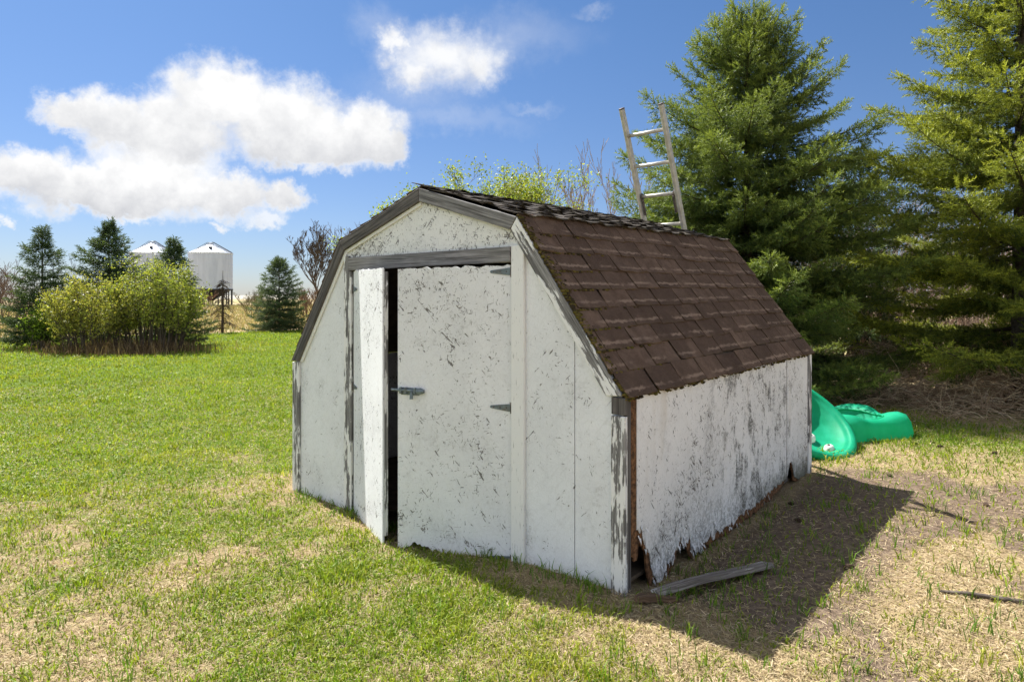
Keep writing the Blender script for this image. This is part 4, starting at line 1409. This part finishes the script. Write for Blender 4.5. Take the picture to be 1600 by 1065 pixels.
for i, (px, Y_, H_, lb, cc) in enumerate([
        (392, 52, 2.2, 'small olive shrub in the dry field left of the lone spruce', (.17, .15, .08)),
        (480, 48, 2.6, 'low brown shrub behind the lone spruce near the shed', (.20, .13, .085)),
        (515, 40, 2.4, 'reddish brown shrub touching the left shed roof edge', (.19, .12, .08)),
        (318, 70, 2.4, 'low reddish brush under the raised right bin', (.19, .115, .08)),
        (8, 34, 3.0, 'brown bare shrub at the left edge of the photo', (.15, .11, .085)),
        (-25, 30, 3.3, 'tall bare shrub half outside the left edge of the photo', (.15, .11, .085)),
        (40, 44, 2.9, 'grey-brown shrub behind the slim left spruce', (.14, .11, .09)),
        (110, 55, 2.6, 'brown shrub seen between the two left spruces', (.15, .12, .09))]):
    bare_tree('bare_shrub', lb, at(px, Y_), Y_, H_, 200 + i, 'shrub', .9, .04, 4, 5, 7, .25, cc, min_r=.010 if Y_ > 40 else .007, start=.1, group='bare shrubs round the field')

# ------------------------------------------------------------------ grain bins
m, t, b, out = new_mat('galvanised_corrugated_steel')
oc = t.add('ShaderNodeTexCoord').outputs['Object']
sp = t.add('ShaderNodeSeparateXYZ'); t.put(sp, 0, oc)
n1 = t.noise(t.mapping(oc, scale=(1, 1, .15)), 2.2, 4, .6)
colr = t.mix(t.ramp(n1, .3, .7), (.48, .52, .60), (.58, .62, .70))
t.put(b, 'Base Color', colr); t.put(b, 'Roughness', .48); t.put(b, 'Metallic', .45)
M_BIN = m
M_BINROOF = mat_plain('galvanised_roof', (.46, .50, .56), .45, .3, .06, 3)
M_BINDARK = mat_plain('dark_steel_frame', (.05, .05, .055), .6, .2, .2, 5)


def grain_bin(label, px, Y, wpx, top, eave, bottom, ground_y):
    X = at(px, Y); rad = wpx / 2 / F_PX * Y
    g = float(ground_z(X, Y))
    zt = zat(top, Y) - g; ze = zat(eave, Y) - g; zb_ = zat(bottom, Y) - g
    e = tag(empty('grain_bin', (X, Y, g)), label, 'grain bin', 'steel grain bins on the field')
    N = 72; V = []; Fq = []
    rows = 60
    for j in range(rows + 1):
        z_ = zb_ + (ze - zb_) * j / rows
        rr = rad * (1 + .003 * (1 if j % 2 else -1)) + (.02 if j % 10 == 0 else 0)
        for i in range(N):
            a_ = 2 * math.pi * i / N; V.append((rr * math.cos(a_), rr * math.sin(a_), z_))
    for j in range(rows):
        for i in range(N):
            k_ = (i + 1) % N; Fq.append([j * N + i, j * N + k_, (j + 1) * N + k_, (j + 1) * N + i])
    link('wall', np_mesh('bin_wall', np.array(V), np.array(Fq)), M_BIN, e, True)
    rf = MB()
    o = link('roof', lathe([(rad * 1.03, ze - .05), (rad * 1.03, ze), (.35, zt - .12), (.35, zt + .06), (0, zt + .12)], 48), M_BINROOF, e)
    mb_ = MB()
    for i in range(24):
        a_ = 2 * math.pi * i / 24
        mb_.tube([(rad * 1.03 * math.cos(a_), rad * 1.03 * math.sin(a_), ze + .03), (.35 * math.cos(a_), .35 * math.sin(a_), zt - .08)], .03, 4)
    mb_.build('roof_ribs', M_BINROOF, o)
    a_ = -1.15
    MB().tube([(.6 * rad * math.cos(a_), .6 * rad * math.sin(a_), ze + (zt - ze) * .38), (.6 * rad * math.cos(a_) * 1.05, .6 * rad * math.sin(a_) * 1.05, ze + (zt - ze) * .38 + .30)], .22, 10).build('roof_vent', M_BINDARK, o)
    # ladder up the right-hand side of the roof
    mb_ = MB()
    for dq in (-.04, .04):
        mb_.tube([(rad * 1.05 * math.cos(dq), rad * 1.05 * math.sin(dq), ze + .1), (.3, dq * 5, zt + .16)], .035, 5)
        mb_.tube([(-rad * 1.05 * math.cos(dq), rad * 1.05 * math.sin(dq), ze + .08), (-.3, dq * 5, zt + .14)], .025, 5)
    mb_.build('roof_ladder', M_BINDARK, o)
    link('hopper', lathe([(rad * .985, zb_), (.5, zb_ - (zb_ - .3) * .78), (.3, .55)], 40), M_BINDARK, e, True)
    link('base_ring', lathe([(rad * 1.0, zb_ - .12), (rad * 1.02, zb_ - .12), (rad * 1.02, zb_ + .06), (rad * 1.0, zb_ + .06)], 48), M_BINDARK, e)
    for i in range(14):
        a_ = 2 * math.pi * i / 14 + .1
        MB().tube([(rad * .98 * math.cos(a_), rad * .98 * math.sin(a_), -.15), (rad * .98 * math.cos(a_), rad * .98 * math.sin(a_), zb_ - .1)], .075, 6).build('leg', M_BINDARK, e)
        if i % 2 == 0:
            a2 = 2 * math.pi * (i + 1) / 14 + .1
            MB().tube([(rad * .98 * math.cos(a_), rad * .98 * math.sin(a_), .1), (rad * .98 * math.cos(a2), rad * .98 * math.sin(a2), zb_ - .2)], .035, 5).build('brace', M_BINDARK, e)
    return e


grain_bin('silver grain bin on black legs, nearer the shed and fully in view', 329, 90, 64, 380, 396, 452, 474)
grain_bin('silver grain bin mostly hidden behind the spruces and shrubs on the left', 238, 92, 64, 378, 396, 452, 474)

# ------------------------------------------------------------------ thicket behind the spruces
r = random.Random(303)
segs = []; cols_ = []
palette = [(.32, .24, .19), (.42, .33, .26), (.24, .18, .145), (.50, .40, .32), (.37, .26, .20)]
for i in range(1500):
    X = r.uniform(1.8, 14.5); Y = 12.4 + r.uniform(0, 4.2) + .12 * (14 - X) * .3
    H_ = r.uniform(1.6, 3.7) * (1.0 if X > 5 else .85)
    p = Vector((X, Y, float(ground_z(X, Y)) - .05)); d = Vector((r.uniform(-.30, .30), r.uniform(-.3, .3), 1)).normalized()
    c = r.choice(palette); n = 6; rad = r.uniform(.006, .016)
    for k in range(n):
        d = (d + Vector((r.uniform(-.14, .14), r.uniform(-.14, .14), .03))).normalized()
        p2 = p + d * H_ / n
        segs.append((*p, *p2, rad * (1 - .8 * k / n), rad * (1 - .8 * (k + 1) / n))); cols_.append(c)
        if k > 0:
            for _ in range(2):
                dd = (d + Vector((r.uniform(-.9, .9), r.uniform(-.9, .9), r.uniform(-.1, .5)))).normalized(); L_ = r.uniform(.2, .6)
                q = p2 + dd * L_
                segs.append((*p2, *q, .005, .0035)); cols_.append(c)
        p = p2
V, Fq = tubes_np(segs, 3)
C = np.repeat(np.array(cols_), 6, 0)
tag(link('thicket', np_mesh('thicket', V, Fq, C), M_TWIG), 'dense leafless brown thicket behind the large spruces', 'thicket', kind='stuff')
# tangled dead grass and low twigs in front of it
segs = []; cols_ = []
pal2 = [(.46, .34, .23), (.54, .42, .29), (.36, .25, .17), (.26, .18, .12), (.60, .49, .35)]
for i in range(9500):
    X = r.uniform(2.2, 12.0) if r.random() < .45 else r.uniform(4.8, 9.5); Y = r.uniform(8.6, 12.8) if X < 5.2 else r.uniform(7.6 + r.random() * .5, 11.0)
    xl, yl = to_local(X, Y)
    if yl < 6.3 + .5 * r.random(): continue
    hump = 1.15 * float(sst(yl, 6.4, 7.6)) * (.35 + .65 * float(sst(X, 4.2, 6.0))) * (.5 + .9 * float(vnoise(np.array(X * 1.1), np.array(Y * 1.1))))
    p = Vector((X, Y, float(ground_z(X, Y)) + r.random() * hump * .6)); c = r.choice(pal2)
    d = Vector((r.uniform(-1, 1), r.uniform(-1, 1), r.uniform(-.1, 1.0))).normalized(); L_ = r.uniform(.15, .5)
    for k in range(3):
        d = (d + Vector((r.uniform(-.3, .3), r.uniform(-.3, .3), -.28))).normalized()
        p2 = p + d * L_ / 3
        p2.z = max(p2.z, float(0) - .02)
        segs.append((*p, *p2, .0048 - .001 * k, .0038 - .001 * k)); cols_.append(c); p = p2
V, Fq = tubes_np(segs, 3)
tag(link('dead_brush', np_mesh('dead_brush', V, Fq, np.repeat(np.array(cols_), 6, 0)), M_STRAW), 'tangled dead grass and twigs under the spruces', 'brush', kind='stuff')

# pine cones and clods on the dry grass
cone = bmesh.new()
bmesh.ops.create_icosphere(cone, subdivisions=2, radius=1.0)
rr_ = random.Random(5)
for v in cone.verts:
    v.co *= 1 + .18 * math.sin(v.co.x * 14) * math.cos(math.atan2(v.co.y, v.co.z) * 5 + v.co.x * 6)
    v.co = Vector((v.co.x * .032 * (1 - .15 * v.co.x), v.co.y * .015, v.co.z * .015))
cme = bpy.data.meshes.new('pine_cone'); cone.to_mesh(cme); cone.free(); cme.materials.append(mat_plain('cone_brown', (.055, .035, .022), .9, 0, .5, 90))
for i, (px, py) in enumerate([(1457, 698), (1468, 705), (1486, 694), (1510, 694), (1390, 748), (1540, 795), (1428, 700), (1555, 718), (1325, 895), (1236, 782), (1250, 815)]):
    Yc = F_PX * CAM_H / (py - HORIZON); Xc = at(px, Yc)
    o = bpy.data.objects.new('pine_cone', cme); COL.objects.link(o)
    o.location = gpt(Xc, Yc, .012); o.rotation_euler = (random.uniform(-.2, .2), random.uniform(-.2, .2), random.uniform(0, 6))
    tag(o, 'small dark pine cone lying on the dry ground right of the shed', 'pine cone', 'fallen pine cones')

# ------------------------------------------------------------------ grass
def scatter(n, dmin, dmax, power, seed, amin=-1.0, amax=.98):
    """points round the viewpoint, thinner with distance"""
    r = np.random.default_rng(seed)
    u = r.random(n)
    e_ = 2 - power
    d = (dmin ** e_ + u * (dmax ** e_ - dmin ** e_)) ** (1 / e_) if abs(e_) > 1e-6 else dmin * (dmax / dmin) ** u
    a = r.uniform(amin, amax, n)
    return d * np.sin(a), d * np.cos(a), d


def clear_of_shed(X, Y, m=.0):
    xl, yl = to_local(X, Y)
    inside = (xl > -3.03 - m) & (xl < -.01 + m) & (yl > .0 - m) & (yl < SD + m)
    return ~inside


GREENS = [(.165, .240, .016), (.20, .29, .020), (.135, .205, .016), (.25, .31, .024), (.20, .24, .026), (.30, .32, .06)]
STRAWS = [(.48, .38, .235), (.39, .30, .18), (.56, .46, .31), (.29, .21, .13), (.42, .34, .19), (.36, .31, .15)]

# green blades
X, Y, d = scatter(520000, 2.3, 33, 1.75, 21)
g, bare, lawn, lit = zones(X, Y)
keep = (rng.random(len(X)) < np.clip(g * 1.15 + .035 * lawn, 0, 1)) & (lawn > .4) & clear_of_shed(X, Y)
X, Y, d, g = X[keep], Y[keep], d[keep], g[keep]
n = len(X)
hn = fbm(X * 3.1, Y * 3.1, 3)
h = rng.uniform(.018, .05, n) * (1 + .8 * sst(hn, .5, .8)) * (1 + d / 30)
wd = rng.uniform(.0026, .0046, n) * (1 + d / 4.2)
C = pick(GREENS, n, 31, .22)
tone = fbm(X * .6 + 5, Y * .6, 3)[:, None]
C = C * (0.85 + .4 * tone) + (sst(fbm(X * 1.1, Y * 1.1 + 40, 3), .52, .7) * .5)[:, None] * (np.array([.10, .05, .015]))
V, Fq, CC = blades(X, Y, h, wd, np.full(n, 1.1), C, 33)
tag(link('lawn_grass', np_mesh('lawn_grass', V, Fq, CC), M_GRASS), 'short green lawn grass', 'grass', kind='stuff')
print('green blades', n)

# taller sprouts and tufts in the bare and dry places
tx = []; ty = []
r2 = np.random.default_rng(91)
for k in range(900):
    dd = r2.uniform(2.4, 9.5); aa = r2.uniform(-.85, .85)
    cx, cy = dd * math.sin(aa), dd * math.cos(aa)
    m_ = r2.integers(4, 13)
    tx.append(cx + r2.normal(0, .022, m_)); ty.append(cy + r2.normal(0, .022, m_))
# along the foot of the walls
for k in range(90):
    s = r2.uniform(-3.0, .3); off = -abs(r2.normal(0, .06)) - .02
    p = R0 + s * EX + off * EY; m_ = r2.integers(3, 10)
    tx.append(p[0] + r2.normal(0, .02, m_)); ty.append(p[1] + r2.normal(0, .02, m_))
for k in range(40):
    s = r2.uniform(.0, 1.0); p = R0 + r2.uniform(.05, .5) * EX + s * EY; m_ = r2.integers(2, 7)
    tx.append(p[0] + r2.normal(0, .02, m_)); ty.append(p[1] + r2.normal(0, .02, m_))
for k in range(420):       # lone sprouts on the dry ground right of the shed
    px_ = r2.uniform(.6, 4.6); py_ = r2.uniform(2.4, 6.6); m_ = r2.integers(1, 6)
    if px_ / py_ > .95: continue
    tx.append(px_ + r2.normal(0, .016, m_)); ty.append(py_ + r2.normal(0, .016, m_))
for k in range(170):       # strip in front of the sandbox and brush
    px_ = r2.uniform(2.4, 6.8); py_ = 6.3 + r2.uniform(0, 1.3); m_ = r2.integers(5, 14)
    tx.append(px_ + r2.normal(0, .04, m_)); ty.append(py_ + r2.normal(0, .04, m_))
X = np.concatenate(tx); Y = np.concatenate(ty)
k_ = clear_of_shed(X, Y, -.0)
X, Y = X[k_], Y[k_]; n = len(X)
V, Fq, CC = blades(X, Y, rng.uniform(.04, .11, n), rng.uniform(.004, .007, n), np.full(n, .8), pick([(.10, .20, .02), (.14, .25, .025), (.18, .28, .03), (.09, .16, .02)], n, 61), 62)
tag(link('grass_tufts', np_mesh('grass_tufts', V, Fq, CC), M_GRASS), 'taller green grass sprouts and tufts round the shed', 'grass', kind='stuff')


def strands(X, Y, L, wd, tilt, cols, seed, zup=.0):
    """lying straws: thin kinked quads"""
    r = np.random.default_rng(seed); n = len(X)
    a = r.uniform(0, 2 * np.pi, n)
    z = ground_z(X, Y) + r.random(n) * .010 + zup
    d = np.stack([np.cos(a), np.sin(a), r.normal(0, 1, n) * tilt + tilt * .6], 1)
    s = np.stack([-np.sin(a), np.cos(a), r.normal(0, .5, n)], 1)
    p = np.stack([X, Y, z], 1)
    b = r.normal(0, .09, n)[:, None]
    mid = p + d * (L * .5)[:, None] + s * (L[:, None] * b)
    end = p + d * L[:, None]; end[:, 2] -= L * tilt * .5
    wv = s * (wd * .5)[:, None]
    V = np.stack([p - wv, p + wv, mid + wv, mid - wv, end], 1)
    k = np.arange(n)[:, None] * 5
    return V.reshape(-1, 3), [k + np.array([[0, 1, 2, 3]]), k + np.array([[3, 2, 4]])], np.repeat(cols, 5, 0)


X, Y, d = scatter(430000, 2.3, 14, 2.1, 71)
g, bare, lawn, lit = zones(X, Y)
keep = (rng.random(len(X)) < np.clip((1.0 - .62 * g) * (1 - .80 * bare), .03, 1)) & (lawn > .3) & clear_of_shed(X, Y)
X, Y, d, bare = X[keep], Y[keep], d[keep], bare[keep]
n = len(X)
V, Fq, CC = strands(X, Y, rng.uniform(.014, .045, n) * (1 + d / 25), rng.uniform(.0014, .0026, n) * (.55 + d / 5.0), .22, pick(STRAWS, n, 73, .25), 74)
tag(link('dry_thatch', np_mesh('dry_thatch', V, Fq, CC), M_STRAW), 'dry tan thatch of dead grass on the ground', 'dead grass', kind='stuff')
print('straw', n)

# dead standing grass in the field beyond the lawn
X, Y, d = scatter(90000, 17, 95, 1.35, 81, -.85, .25)
le = lawn_edge(X, Y)
keep = le < .2
X, Y, d, le = X[keep], Y[keep], d[keep], le[keep]; n = len(X)
tall = sst(-le, 0, 2.0) * .6 + .4
cf = pick([(.42, .33, .19), (.50, .40, .24), (.36, .27, .15), (.30, .26, .11), (.22, .23, .075)], n, 83)
V, Fq, CC = blades(X, Y, rng.uniform(.12, .38, n) * tall, rng.uniform(.010, .02, n) * (d / 18), np.full(n, .8), cf, 84)
tag(link('field_grass', np_mesh('field_grass', V, Fq, CC), M_STRAW), 'tall dead straw-coloured grass beyond the mown lawn', 'grass', kind='stuff')
